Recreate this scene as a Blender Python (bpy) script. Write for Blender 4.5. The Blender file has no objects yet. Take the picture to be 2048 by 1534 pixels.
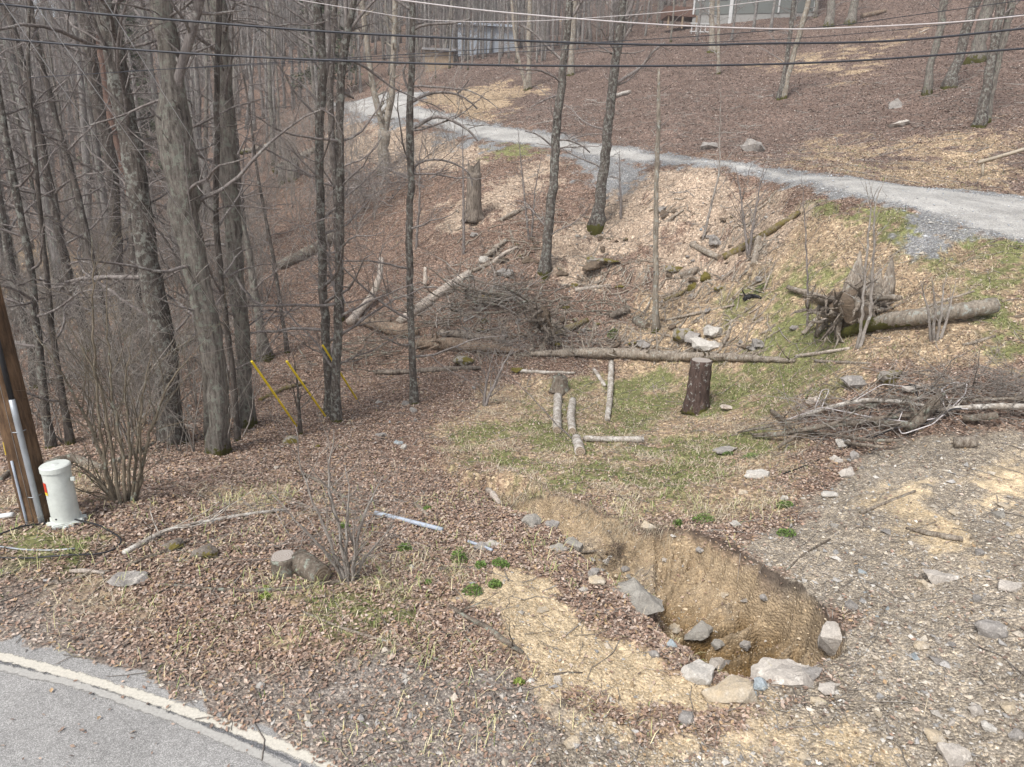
import bpy, bmesh, math, random
import numpy as np
from mathutils import Vector, Matrix
from math import radians, sin, cos, pi
random.seed(7); R = np.random.default_rng(11)
SC = bpy.context.scene; COL = SC.collection

# ------------------------------------------------------------------ camera
F_PX = 1365.0; CAMZ = 4.3; PITCH = radians(17.0); ROLL = radians(2.0)
CAM = np.array([0.0, 0.0, CAMZ])
_F = np.array([0, cos(PITCH), -sin(PITCH)]); _U0 = np.array([0, sin(PITCH), cos(PITCH)]); _R0 = np.array([1.0, 0, 0])
_Rt = _R0*cos(ROLL) + _U0*sin(ROLL); _Up = _U0*cos(ROLL) - _R0*sin(ROLL)
cd = bpy.data.cameras.new('camera'); cam = bpy.data.objects.new('camera', cd); COL.objects.link(cam)
cd.sensor_width = 36.0; cd.lens = 36.0*F_PX/2048; cd.clip_start = 0.05; cd.clip_end = 2000
m = Matrix.Identity(4)
for i in range(3):
    m[i][0] = _Rt[i]; m[i][1] = _Up[i]; m[i][2] = -_F[i]; m[i][3] = CAM[i]
cam.matrix_world = m; SC.camera = cam
# ------------------------------------------------------------------ world, sun, exposure
w = bpy.data.worlds.new('World'); SC.world = w; w.use_nodes = True
nt = w.node_tree; bg = nt.nodes['Background']
sky = nt.nodes.new('ShaderNodeTexSky'); sky.sky_type = 'NISHITA'; sky.sun_disc = False
SUN_EL, SUN_AZ = radians(52), radians(215)      # azimuth clockwise from +Y
sky.sun_elevation = SUN_EL; sky.sun_rotation = SUN_AZ; sky.air_density = 1.0; sky.dust_density = 4.0; sky.altitude = 800
hs = nt.nodes.new('ShaderNodeHueSaturation'); hs.inputs['Saturation'].default_value = 0.35
nt.links.new(sky.outputs[0], hs.inputs['Color']); nt.links.new(hs.outputs[0], bg.inputs['Color'])
bg.inputs['Strength'].default_value = 0.14
sl = bpy.data.lights.new('sun', 'SUN'); sl.energy = 2.0; sl.angle = radians(14); sl.color = (1.0, 0.97, 0.93)
so = bpy.data.objects.new('sun', sl); COL.objects.link(so)
sd = Vector((sin(SUN_AZ)*cos(SUN_EL), cos(SUN_AZ)*cos(SUN_EL), sin(SUN_EL)))
so.rotation_euler = sd.to_track_quat('Z', 'Y').to_euler(); so.location = (0, -10, 30)
SC.view_settings.view_transform = 'Standard'; SC.view_settings.look = 'None'
SC.view_settings.exposure = 0.8; SC.view_settings.gamma = 1.0
SC.cycles.max_bounces = 5; SC.cycles.volume_bounces = 1; SC.cycles.diffuse_bounces = 2; SC.cycles.transparent_max_bounces = 4

# ------------------------------------------------------------------ pixel <-> world helpers
def ray(u, v):
    return _F + (u-1024)/F_PX*_Rt - (v-767)/F_PX*_Up
def P(u, v, d):                      # point at depth d along the camera axis
    return CAM + ray(u, v)*d
def PY(u, v, Y):                     # point on the vertical plane y = Y
    r = ray(u, v); return CAM + r*(Y/r[1])
def PZ(u, v, z):
    r = ray(u, v); return CAM + r*((z-CAMZ)/r[2])
def noise2(x, y, seed=0):            # value noise, vectorised
    x = np.asarray(x, float); y = np.asarray(y, float)
    xi = np.floor(x).astype(np.int64); yi = np.floor(y).astype(np.int64)
    fx = x-xi; fy = y-yi; fx = fx*fx*(3-2*fx); fy = fy*fy*(3-2*fy)
    def h(a, b):
        n = (a*374761393 + b*668265263 + seed*974634777) & 0x7fffffff
        n = ((n ^ (n >> 13))*1274126177) & 0x7fffffff
        n = (n ^ (n >> 16)) & 0xffffff
        return n/float(0xffffff)
    return (h(xi, yi)*(1-fx)+h(xi+1, yi)*fx)*(1-fy) + (h(xi, yi+1)*(1-fx)+h(xi+1, yi+1)*fx)*fy
def fbm(x, y, s, oct=4, seed=0, gain=.5):
    v = 0; a = 1.0; t = 0
    for k in range(oct):
        v = v + a*noise2(x/s*2**k+17.3*k, y/s*2**k-9.1*k, seed+k); t += a; a *= gain
    return v/t - .5
def sst(a, b, t):
    t = np.clip((t-a)/(b-a), 0, 1); return t*t*(3-2*t)

# ------------------------------------------------------------------ terrain control points (u, v, kind, value)
CP = [
 (0,1534,'z',-.05),(350,1534,'z',-.05),(700,1534,'z',-.05),(0,1270,'z',0),(300,1250,'z',0),(50,1045,'z',0),(230,1005,'z',-.02),(560,1150,'z',0),
 (700,1170,'z',0),(900,1400,'z',0),(1000,1534,'z',0),(1200,1534,'z',.02),(950,1180,'z',0),(1100,1300,'z',0),(1350,1380,'z',.02),(1000,1080,'z',-.08),
 (1600,1534,'z',.12),(2048,1534,'z',.45),(1800,1300,'z',.3),(2048,1200,'z',.62),(1660,1200,'z',.15),(1480,1100,'z',0),
 (2048,870,'z',.95),(1900,900,'z',.75),(1800,1000,'z',.45),(2048,770,'z',1.4),(2048,650,'z',2.05),(2048,480,'d',15),(2048,392,'d',19.5),
 (1900,760,'d',11.3),(1700,760,'d',12.6),(1600,950,'z',.12),(1450,1050,'z',-.08),(1500,850,'z',-.2),(1700,850,'z',.35),(1250,1000,'z',-.25),
 (1000,1000,'z',-.4),(1200,930,'z',-.35),(1100,860,'z',-.65),(1400,840,'z',-.55),(1250,760,'z',-.75),(1000,780,'z',-.85),
 (1380,720,'d',18.2),(1600,700,'d',15.6),(1700,650,'d',15),(1850,620,'d',13.4),(1700,450,'d',17.8),(1500,600,'d',18.6),(1500,450,'d',22),
 (1320,655,'d',20),(1320,500,'d',23),(1090,545,'d',23),(1200,440,'d',26),(1000,650,'d',20.5),(900,700,'d',19.5),
 (1200,337,'d',29.5),(1200,288,'d',32.8),(1050,295,'d',33.5),(1010,253,'d',38),(1400,332,'d',25.5),(1400,314,'d',28),(1600,372,'d',20.8),(1600,341,'d',24),
 (1800,415,'d',17.5),(1800,368,'d',21.3),
 (853,185,'d',50),(754,191,'d',48),(690,212,'d',46),(754,236,'d',43),(830,236,'d',41),(860,255,'d',39),
 (900,190,'d',47.5),(960,240,'d',41),(1000,150,'d',53),(960,132,'d',60),(1100,180,'d',47),(1100,112,'d',63),(1300,240,'d',35),(1300,130,'d',50),
 (1400,58,'d',62),(1560,48,'d',59),(1700,25,'d',60),(1500,150,'d',45),(1500,285,'d',30.5),(1560,190,'d',37),(1700,300,'d',27),
 (1955,250,'d',26),(1955,120,'d',36),(2048,20,'d',45),(1850,190,'d',31),(2048,330,'d',21.5),(1400,-150,'d',105),(2048,-150,'d',75),
 (430,900,'z',-.75),(350,870,'z',-.85),(825,808,'z',-.85),(500,845,'z',-.95),(650,835,'z',-.95),(100,900,'z',-.9),(0,930,'z',-.9),(300,960,'z',-.3),(600,960,'z',-.3),
 (480,775,'z',-1.35),(300,765,'z',-1.5),(0,830,'z',-1.6),(700,725,'z',-1.15),(820,715,'z',-1.0),(650,760,'z',-1.2),
 (300,640,'d',22),(700,600,'d',24),(0,640,'d',25),(0,500,'d',35),(300,480,'d',34),(700,450,'d',31),(500,400,'d',40),(700,330,'d',37),
 (930,440,'d',27),(770,340,'d',36),(930,330,'d',32.5),(300,350,'d',55),(0,380,'d',57),(600,275,'d',52),(300,200,'d',85),(0,270,'d',90),(0,90,'d',140),(300,20,'d',125),
 (600,110,'d',85),(800,120,'d',75),(1000,20,'d',110),(1200,60,'d',80)]
cx = []
for (u, v, k, val) in CP:
    p = PZ(u, v, val) if k == 'z' else P(u, v, val)
    cx.append(p)
cx = np.array(cx)
def feat(x, y):
    r = np.hypot(x, y); az = np.arctan2(x, y)
    return np.stack([np.clip(az, -.8, .8)*1.6, np.log(np.clip(r, 3.6, 170))], -1)
def kern(d2): return .5*d2*np.log(d2+1e-12)
_cf = feat(cx[:, 0], cx[:, 1]); _cr = np.clip(np.hypot(cx[:, 0], cx[:, 1]), 3.6, 170)
_n = len(_cf); K = kern(((_cf[:, None]-_cf[None])**2).sum(-1)) + np.eye(_n)*.004
Pm = np.c_[np.ones(_n), _cf]; A = np.zeros((_n+3, _n+3)); A[:_n, :_n] = K; A[:_n, _n:] = Pm; A[_n:, :_n] = Pm.T
_w = np.linalg.solve(A, np.r_[cx[:, 2]/(_cr+6), 0, 0, 0])
def hbase(x, y):
    x = np.atleast_1d(np.asarray(x, float)); y = np.atleast_1d(np.asarray(y, float)); sh = x.shape
    f = feat(x.ravel(), y.ravel()); out = _w[_n] + f @ _w[_n+1:]
    for i in range(_n):
        out += _w[i]*kern((f[:, 0]-_cf[i, 0])**2+(f[:, 1]-_cf[i, 1])**2)
    r = np.exp(f[:, 1]); z = out*(r+6)
    az = np.abs(np.arctan2(x.ravel(), y.ravel()))
    z = z*(1-sst(.9, 1.9, az))
    return z.reshape(sh)
def march(H, u, v, dz=0.0, dmin=3.0):
    r = ray(u, v); t = dmin*(1.012**np.arange(360)); p = CAM + t[:, None]*r
    g = p[:, 2] - (H(p[:, 0], p[:, 1])+dz)
    k = np.where((g[1:] <= 0) & (g[:-1] > 0))[0]
    if len(k) == 0: return p[-1] if g[0] > 0 else p[0]
    k = k[0]; a = g[k]/(g[k]-g[k+1]); return p[k]*(1-a)+p[k+1]*a
def B(u, v, dz=0.0): return march(hbase, u, v, dz)
def poly(pts): return np.array([B(u, v)[:2] for (u, v) in pts])
def seg_dist(x, y, pl, closed=False):
    """distance to a polyline, the parameter (segment index + t) and side"""
    best = np.full(x.shape, 1e9); par = np.zeros(x.shape); side = np.zeros(x.shape)
    n = len(pl); m_ = n if closed else n-1
    for i in range(m_):
        a = pl[i]; b = pl[(i+1) % n]; ab = b-a; L = ab@ab+1e-12
        t = np.clip(((x-a[0])*ab[0]+(y-a[1])*ab[1])/L, 0, 1)
        dx = x-a[0]-t*ab[0]; dy = y-a[1]-t*ab[1]; d = np.hypot(dx, dy); k = d < best
        best = np.where(k, d, best); par = np.where(k, i+t, par); side = np.where(k, np.sign(ab[0]*dy-ab[1]*dx), side)
    return best, par, side
def inside(x, y, pl):
    c = np.zeros(x.shape, bool); n = len(pl)
    for i in range(n):
        x1, y1 = pl[i]; x2, y2 = pl[(i+1) % n]
        if y1 == y2: continue
        k = ((y1 > y) != (y2 > y)) & (x < (x2-x1)*(y-y1)/(y2-y1)+x1); c ^= k
    return c
def sdf(x, y, pl):                   # >0 inside
    lo = pl.min(0)-4; hi = pl.max(0)+4
    out = np.full(x.shape, -4.0); k = (x > lo[0]) & (x < hi[0]) & (y > lo[1]) & (y < hi[1])
    xs, ys = x[k], y[k]; d, _, _ = seg_dist(xs, ys, pl, True)
    out[k] = np.where(inside(xs, ys, pl), d, -d); return out

# asphalt road edge (runs on behind the camera) and the gravel driveway
road_px = [(-260,1215),(0,1258),(200,1306),(400,1388),(560,1462),(720,1540)]
RE = np.array([PZ(u, v, -.05)[:2] for (u, v) in road_px]); d_ = RE[-1]-RE[-2]; d_ /= np.linalg.norm(d_)
d0 = RE[0]-RE[1]; d0 /= np.linalg.norm(d0)
RE = np.vstack([RE[0]+d0*30, RE, RE[-1]+d_*2+np.array([0,-.6]), RE[-1]+d_*6+np.array([0,-4.5]), RE[-1]+d_*8+np.array([2,-30])])
ROADP = np.vstack([RE, [[-60, -60], [-60, RE[0][1]]]])
drive_near = [(2300,560),(2048,486),(1930,458),(1862,438),(1775,409),(1647,383),(1519,350),(1391,332),(1300,325),(1147,308),(976,283),(873,252),(805,238),(754,238),(689,228)]
drive_far = [(660,205),(689,203),(754,190),(800,186),(853,184),(845,200),(822,213),(925,236),(1010,253),(1113,270),(1208,287),(1300,301),(1428,318),(1556,334),(1665,351),(1775,365),(1921,380),(2048,391),(2300,425)]
DRP = poly(drive_near+drive_far)
# gully: floor points (u, v, drop, half width)
GUL = [(790,880,.06,.30),(850,955,.14,.32),(930,985,.18,.32),(1005,1012,.36,.34),(1060,1030,.2,.35)]
GP = np.array([march(hbase, u, v, -dp)[:2] for (u, v, dp, hw) in GUL])
GD = np.array([g[2] for g in GUL]); GW = np.array([g[3] for g in GUL])
# eroded channel and sinkhole: far lip and near edge stations with depth
LIP = [(985,985,.08),(1030,978,.20),(1080,976,.30),(1150,1003,.38),(1230,1040,.46),(1290,1058,.52),(1350,1056,.58),(1420,1066,.68),(1500,1110,.85),(1580,1165,1.1),(1645,1215,1.15),(1690,1265,.7)]
NEARE = [(975,1006),(1010,1018),(1060,1035),(1110,1065),(1165,1115),(1230,1180),(1295,1250),(1350,1315),(1430,1365),(1520,1375),(1615,1345),(1685,1300)]
LW = poly([(a, b) for a, b, c in LIP]); NW = poly(NEARE); LD = np.array([c for a, b, c in LIP]); PITP = np.vstack([LW, NW[::-1]]); HOLE = B(1560, 1305, -1.2)[:2]
def pit(x, y):
    d = np.zeros(x.shape); S = np.full(x.shape, -1.0); lo = PITP.min(0)-.6; hi = PITP.max(0)+.6; k = (x > lo[0]) & (x < hi[0]) & (y > lo[1]) & (y < hi[1])
    if k.any():
        xs = x[k]+.42*fbm(x[k], y[k], .5, 5, 201); ys = y[k]+.30*fbm(x[k], y[k], .55, 4, 202); ins = inside(xs, ys, PITP)
        dF, par, _ = seg_dist(xs, ys, LW); dN, _, _ = seg_dist(xs, ys, NW); s = dF/(dF+dN+1e-6); i = np.clip(par.astype(int), 0, len(LD)-2); D = LD[i]*(1-(par-i))+LD[i+1]*(par-i)
        f = (.55*sst(0, .14, s)+.45*sst(.08, .5, s))*(1-sst(.55, 1.0, s))
        h_ = np.exp(-((xs-HOLE[0])**2+(ys-HOLE[1])**2)/.45**2)*.8
        d[k] = np.where(ins, D*f*(1+.45*fbm(xs, ys, .35, 4, 203)+.55*(noise2(par*5.5, s*1.3, 9)-.5)+.3*(noise2(par*14, s*3, 12)-.5))+h_*f, 0); S[k] = np.where(ins, s, -1.0)
    return d, S
BANKS = [  # small cut banks / terraces: (pixel, pixel..., height)
 ([(860,725),(960,735),(1050,760),(1130,800)], .25), ([(1180,545),(1330,560)], .35), ([(1120,500),(1250,470),(1330,500)], .3),
 ([(1640,640),(1780,600),(1900,520),(1960,470)], .3), ([(340,760),(520,770),(700,735)], .35)]
BANKW = [(poly(p), h) for (p, h) in BANKS]
def height(x, y, detail=True):
    x = np.atleast_1d(np.asarray(x, float)); y = np.atleast_1d(np.asarray(y, float))
    z = hbase(x, y); r = np.hypot(x, y)
    rd = sdf(x, y, ROADP); dv = sdf(x, y, DRP)
    wr = sst(-1.3, -.15, rd); z = z*(1-wr) + (-.055)*wr
    wd = sst(-.7, .2, dv)
    rough = (1-wr)*(1-.93*wd)
    d, par, side = seg_dist(x, y, GP)
    i = np.clip(par.astype(int), 0, len(GP)-2); t = par-i
    gd = GD[i]*(1-t)+GD[i+1]*t; gw = GW[i]*(1-t)+GW[i+1]*t
    jag = 1+.35*fbm(x, y, .5, 3, 5)+.25*fbm(x, y, .12, 2, 6)
    tt = d/(gw*jag)
    prof = np.where(side > 0, 1-sst(.15, 1.35, tt)**.8, 1-sst(.35, .95, tt))
    z = z - gd*prof*(1-wr)
    z = z + (.05*sst(.9,1.1,tt)*(1-sst(1.1,1.9,tt)))*(side > 0)
    z = z + rough*( .16*fbm(x, y, 2.2, 4, 21)*sst(5, 14, r) + .5*fbm(x, y, 9, 2, 33)*sst(16, 40, r) + .11*fbm(x, y, .5, 4, 3))
    pd, pS = pit(x, y); z = z - pd*(1-wr)
    tm = np.exp(-(((x-3)/6.5)**2+((y-22.5)/5.5)**2)**2)*rough
    z = z + tm*(.13*np.sin(hbase(x, y)*2*pi/.62+7*fbm(x, y, 2.0, 3, 77))+.22*fbm(x, y, .8, 3, 78))
    if detail:
        z = z + rough*.055*fbm(x, y, .11, 3, 9)*np.where((pS >= 0) & (pS < .5), .25, 1)
    for (pl, h) in BANKW:
        lo = pl.min(0)-1.5; hi = pl.max(0)+1.5; k = (x > lo[0]) & (x < hi[0]) & (y > lo[1]) & (y < hi[1])
        if k.any():
            dd, pp, ss = seg_dist(x[k], y[k], pl); dd = dd+.35*fbm(x[k], y[k], .8, 3, 14)
            z[k] -= h*sst(.45, .12, dd+0*ss)*rough[k]*.6*0 + h*.8*np.where(ss < 0, 0, 1)*0
            z[k] -= h*.7*(1-sst(.0, .5, np.abs(dd)))*rough[k]
    return z
# ------------------------------------------------------------------ ground regions (world-space polygons)
LITTER,DRY,GREEN,CHIP,FANG,SAND,DIRT,MULCH,DRIVE,ASPH,GRIT,WETD,BANK,OCHRE,SOILD = range(15)
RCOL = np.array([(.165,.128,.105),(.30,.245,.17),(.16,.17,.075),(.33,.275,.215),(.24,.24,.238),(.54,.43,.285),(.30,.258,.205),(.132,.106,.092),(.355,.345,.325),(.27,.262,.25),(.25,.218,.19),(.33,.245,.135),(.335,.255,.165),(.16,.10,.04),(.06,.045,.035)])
REG = [  # region, edge softness, strength, polygon in photo pixels on the ground
 (DRY,.5,1.0,[(820,930),(870,850),(960,790),(1000,760),(1200,735),(1290,640),(1340,560),(1480,540),(1600,440),(1780,430),(1862,440),(1930,458),(2048,500),(2048,760),(1750,760),(1620,800),(1600,900),(1640,960),(1500,1070),(1250,1040),(1080,975),(930,960)]),
 (DRY,.5,.65,[(0,950),(230,940),(330,985),(280,1010),(120,1040),(0,1010)]),
 (DRY,.5,.6,[(330,980),(560,960),(640,980),(560,1010),(300,1000)]),
 (DRY,.4,.8,[(830,190),(1010,160),(1050,190),(1000,235),(930,230),(840,212)]),
 (DRY,1.2,.35,[(1540,300),(1750,250),(2048,230),(2048,380),(1800,360),(1600,330)]),
 (DRY,1.5,.2,[(1700,60),(1800,20),(2048,-40),(2048,60),(1900,110)]),
 (DRY,.6,.5,[(160,1170),(420,1190),(700,1160),(900,1130),(780,1230),(560,1310),(330,1260),(150,1220)]),
 (DRY,.5,.5,[(0,500),(120,480),(260,560),(300,660),(160,640),(0,600)]),
 (GREEN,.35,.75,[(1220,745),(1330,735),(1350,800),(1310,860),(1230,870),(1200,800)]),
 (GREEN,.5,.45,[(880,900),(960,850),(1080,850),(1100,760),(1200,740),(1200,900),(1100,960),(940,950)]),
 (GREEN,.5,.55,[(1400,730),(1700,720),(1700,770),(1560,830),(1400,830)]),
 (GREEN,.5,.4,[(1100,960),(1300,870),(1500,850),(1560,900),(1400,1000),(1250,1030)]),
 (GREEN,.25,.9,[(1600,405),(1700,408),(1800,425),(1862,445),(1850,470),(1780,445),(1640,425)]),
 (GREEN,.25,.9,[(1900,460),(2048,490),(2048,540),(1960,500)]),
 (GREEN,.4,.45,[(1460,560),(1620,560),(1700,660),(1660,720),(1500,700),(1440,620)]),
 (GREEN,.4,.4,[(1850,500),(2048,540),(2048,740),(1880,640)]),
 (GREEN,.3,.75,[(20,1062),(140,1070),(220,1080),(150,1115),(30,1100)]),
 (GREEN,.35,.6,[(630,1190),(720,1200),(840,1200),(830,1240),(700,1260),(640,1240)]),
 (GREEN,.3,.5,[(1050,270),(1080,268),(1110,300),(960,320),(950,300)]),
 (GREEN,.5,.8,[(1850,-20),(2048,-30),(2048,20),(1900,30)]),
 (CHIP,.4,.82,[(700,243),(810,243),(900,262),(960,290),(940,330),(860,345),(760,350),(690,330),(660,280)]),
 (CHIP,.4,.75,[(1020,340),(1090,320),(1140,330),(1080,385),(980,440),(900,460),(900,410)]),
 (CHIP,.35,.86,[(1240,345),(1390,338),(1420,380),(1390,450),(1300,480),(1230,520),(1180,570),(1120,560),(1100,500),(1160,440),(1200,380)]),
 (CHIP,.5,.6,[(1390,338),(1540,370),(1600,430),(1540,520),(1440,570),(1340,560),(1280,520),(1380,450)]),
 (FANG,.35,.75,[(1140,306),(1300,322),(1310,335),(1260,360),(1215,395),(1185,375),(1165,345)]),
 (FANG,.2,1.0,[(690,226),(760,236),(870,250),(960,280),(1000,292),(940,292),(850,262),(740,250)]),
 (FANG,.2,.85,[(1850,432),(1925,452),(1905,475),(1880,495),(1858,505),(1868,465)]),
 (MULCH,1.0,1.0,[(853,184),(1010,250),(1300,298),(1600,338),(1921,377),(2300,425),(2400,-200),(900,-100),(860,100)]),
 (DRY,1.6,.38,[(1600,330),(1620,290),(1750,300),(2048,260),(2048,384),(1800,362)]),
 (DRY,.6,.75,[(836,200),(1000,160),(1060,180),(990,240),(860,215)]),
 (DRY,1.6,.2,[(1480,130),(1620,110),(1800,60),(1700,160),(1560,150)]),
 (DIRT,.35,1.0,[(1440,1075),(1560,1050),(1640,980),(1720,920),(1800,880),(2048,860),(2300,1000),(2300,1700),(800,1700),(860,1430),(960,1390),(1200,1420),(1400,1420),(1600,1330),(1660,1240),(1500,1140)]),
 (GRIT,.3,.8,[(560,1400),(720,1330),(980,1350),(1100,1420),(1000,1600),(700,1600)]),
 (SAND,.12,1.0,[(905,1195),(985,1150),(1062,1128),(1120,1150),(1160,1210),(1230,1260),(1330,1320),(1410,1365),(1480,1420),(1420,1450),(1200,1420),(1100,1385),(1040,1310),(960,1240)]),
 (SAND,.3,.45,[(1180,1420),(1480,1410),(1700,1420),(1900,1534),(1300,1534)]),
 (SAND,.5,.25,[(1820,1000),(2048,940),(2048,1060),(1900,1080)]),
]
RP = [(k, s, a, poly(p)) for (k, s, a, p) in REG]
def regions(x, y):
    """weights of the ground regions; later regions lie over earlier ones"""
    W = np.zeros(x.shape+(15,)); W[..., LITTER] = 1
    n1 = fbm(x, y, 1.6, 4, 50); n2 = fbm(x, y, .45, 4, 60); n3 = fbm(x, y, .14, 3, 66); r = np.hypot(x, y)
    for q, (k, s, a, pl) in enumerate(RP):
        d = sdf(x, y, pl)
        d = d + (n1*2.4+n2*1.6+n3*1.2)*np.maximum(s, .03*r)*1.3
        wt = sst(-s*.8, s*.8, d)
        if k == GREEN: a = a*.82
        if a < 1: wt = wt*sst(.5-a*.62, .75-a*.62, .5+fbm(x, y, .7+.02*k, 4, 70+q)*1.3+n3*.5)
        W *= (1-wt)[..., None]; W[..., k] += wt
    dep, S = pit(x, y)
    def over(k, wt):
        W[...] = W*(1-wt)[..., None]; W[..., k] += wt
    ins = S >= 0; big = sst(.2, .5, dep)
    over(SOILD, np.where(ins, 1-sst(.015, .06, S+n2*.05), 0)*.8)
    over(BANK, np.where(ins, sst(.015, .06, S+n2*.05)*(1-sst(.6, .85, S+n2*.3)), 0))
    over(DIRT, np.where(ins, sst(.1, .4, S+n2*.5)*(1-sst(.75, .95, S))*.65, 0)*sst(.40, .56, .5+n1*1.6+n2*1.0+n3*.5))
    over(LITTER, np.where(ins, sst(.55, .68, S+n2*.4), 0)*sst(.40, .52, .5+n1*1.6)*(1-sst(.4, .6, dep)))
    over(OCHRE, np.where(ins, sst(.5, .95, dep+n2*.45+n3*.15), 0)*.95)  # ochre clay, its colour darkened at depth to paint shade into the hollow
    dv = sdf(x, y, DRP); rd = sdf(x, y, ROADP)
    wt = sst(-.2, .1, dv + n2*1.1+n3*.5); W *= (1-wt)[..., None]; W[..., FANG] += wt
    wt = sst(.15, .6, dv + n2*.7); W *= (1-wt)[..., None]; W[..., DRIVE] += wt
    wt = .85*sst(-.85, -.1, rd + n1*.9+n2*.5); W *= (1-wt)[..., None]; W[..., GRIT] += wt
    wt = sst(.06, .16, rd + n2*.34+n3*.2); W *= (1-wt)[..., None]; W[..., ASPH] += wt
    return W, rd, dv

# ------------------------------------------------------------------ ground grid (polar sheet round the camera foot)
_fine = np.radians(np.linspace(-42.5, 42.5, 760)); _co = np.radians(np.concatenate([np.linspace(43.5, 60, 16), np.linspace(64, 180, 24)]))
AZ = np.concatenate([-_co[::-1], _fine, _co]); RR = np.concatenate([[.35, 1.2, 2.2, 3.0], np.exp(np.linspace(np.log(3.4), np.log(172), 1080)), [190, 206]])
GX = RR[:, None]*np.sin(AZ)[None]; GY = RR[:, None]*np.cos(AZ)[None]
GZ = height(GX, GY); GWt, GRD, GDV = regions(GX, GY)
_li = np.arange(len(AZ)); _lj = np.arange(len(RR)); _lr = np.log(RR)
def gidx(x, y):
    a = np.interp(np.arctan2(x, y), AZ, _li); b = np.interp(np.log(np.hypot(x, y)+1e-9), _lr, _lj)
    return a, b
def hz(x, y):                        # fast bilinear ground height
    a, b = gidx(np.atleast_1d(x), np.atleast_1d(y)); i = np.clip(a.astype(int), 0, len(AZ)-2); j = np.clip(b.astype(int), 0, len(RR)-2); fa = a-i; fb = b-j
    return (GZ[j, i]*(1-fa)+GZ[j, i+1]*fa)*(1-fb)+(GZ[j+1, i]*(1-fa)+GZ[j+1, i+1]*fa)*fb
def rw(x, y):
    a, b = gidx(x, y); return GWt[np.clip(np.rint(b).astype(int), 0, len(RR)-1), np.clip(np.rint(a).astype(int), 0, len(AZ)-1)]
def G(u, v, dmin=3.0):               # ground point seen at a photo pixel
    return march(hz, u, v, 0, dmin)

# ------------------------------------------------------------------ mesh helpers
def tag(o, label=None, cat=None, group=None, kind=None):
    if label: o['label'] = label
    if cat: o['category'] = cat
    if group: o['group'] = group
    if kind: o['kind'] = kind
    return o
def mk(name, V, Fc, mat, parent=None, smooth=True, col=None, attrs=None, loc=None):
    """V (n,3); Fc: (m,3)/(m,4) array or a list of such arrays"""
    Fs = [f for f in (Fc if isinstance(Fc, list) else [Fc]) if len(f)]
    me = bpy.data.meshes.new(name); V = np.asarray(V, np.float32)
    if loc is not None: V = V-np.asarray(loc, np.float32)
    me.vertices.add(len(V)); me.vertices.foreach_set('co', V.ravel())
    tot = np.concatenate([np.full(len(f), f.shape[1]) for f in Fs]); idx = np.concatenate([f.ravel() for f in Fs]).astype(np.int32)
    me.loops.add(len(idx)); me.loops.foreach_set('vertex_index', idx)
    me.polygons.add(len(tot)); me.polygons.foreach_set('loop_start', np.concatenate([[0], np.cumsum(tot)[:-1]]).astype(np.int32))
    me.polygons.foreach_set('use_smooth', np.full(len(tot), bool(smooth)))
    if col is not None:
        at = me.color_attributes.new('Col', 'FLOAT_COLOR', 'POINT'); c = np.ones((len(V), 4), np.float32); c[:, :3] = col; at.data.foreach_set('color', c.ravel())
    for k, a in (attrs or {}).items():
        at = me.attributes.new(k, 'FLOAT', 'POINT'); at.data.foreach_set('value', np.asarray(a, np.float32))
    me.update(calc_edges=True); me.validate()
    me.materials.append(mat)
    o = bpy.data.objects.new(name, me); COL.objects.link(o)
    if loc is not None: o.location = Vector([float(q) for q in loc])
    if parent is not None:
        o.parent = parent
    return o
def empty(name, loc, label=None, cat=None, group=None):
    o = bpy.data.objects.new(name, None); o.empty_display_size = .1; COL.objects.link(o); o.location = Vector([float(q) for q in loc]); return tag(o, label, cat, group)

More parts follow.
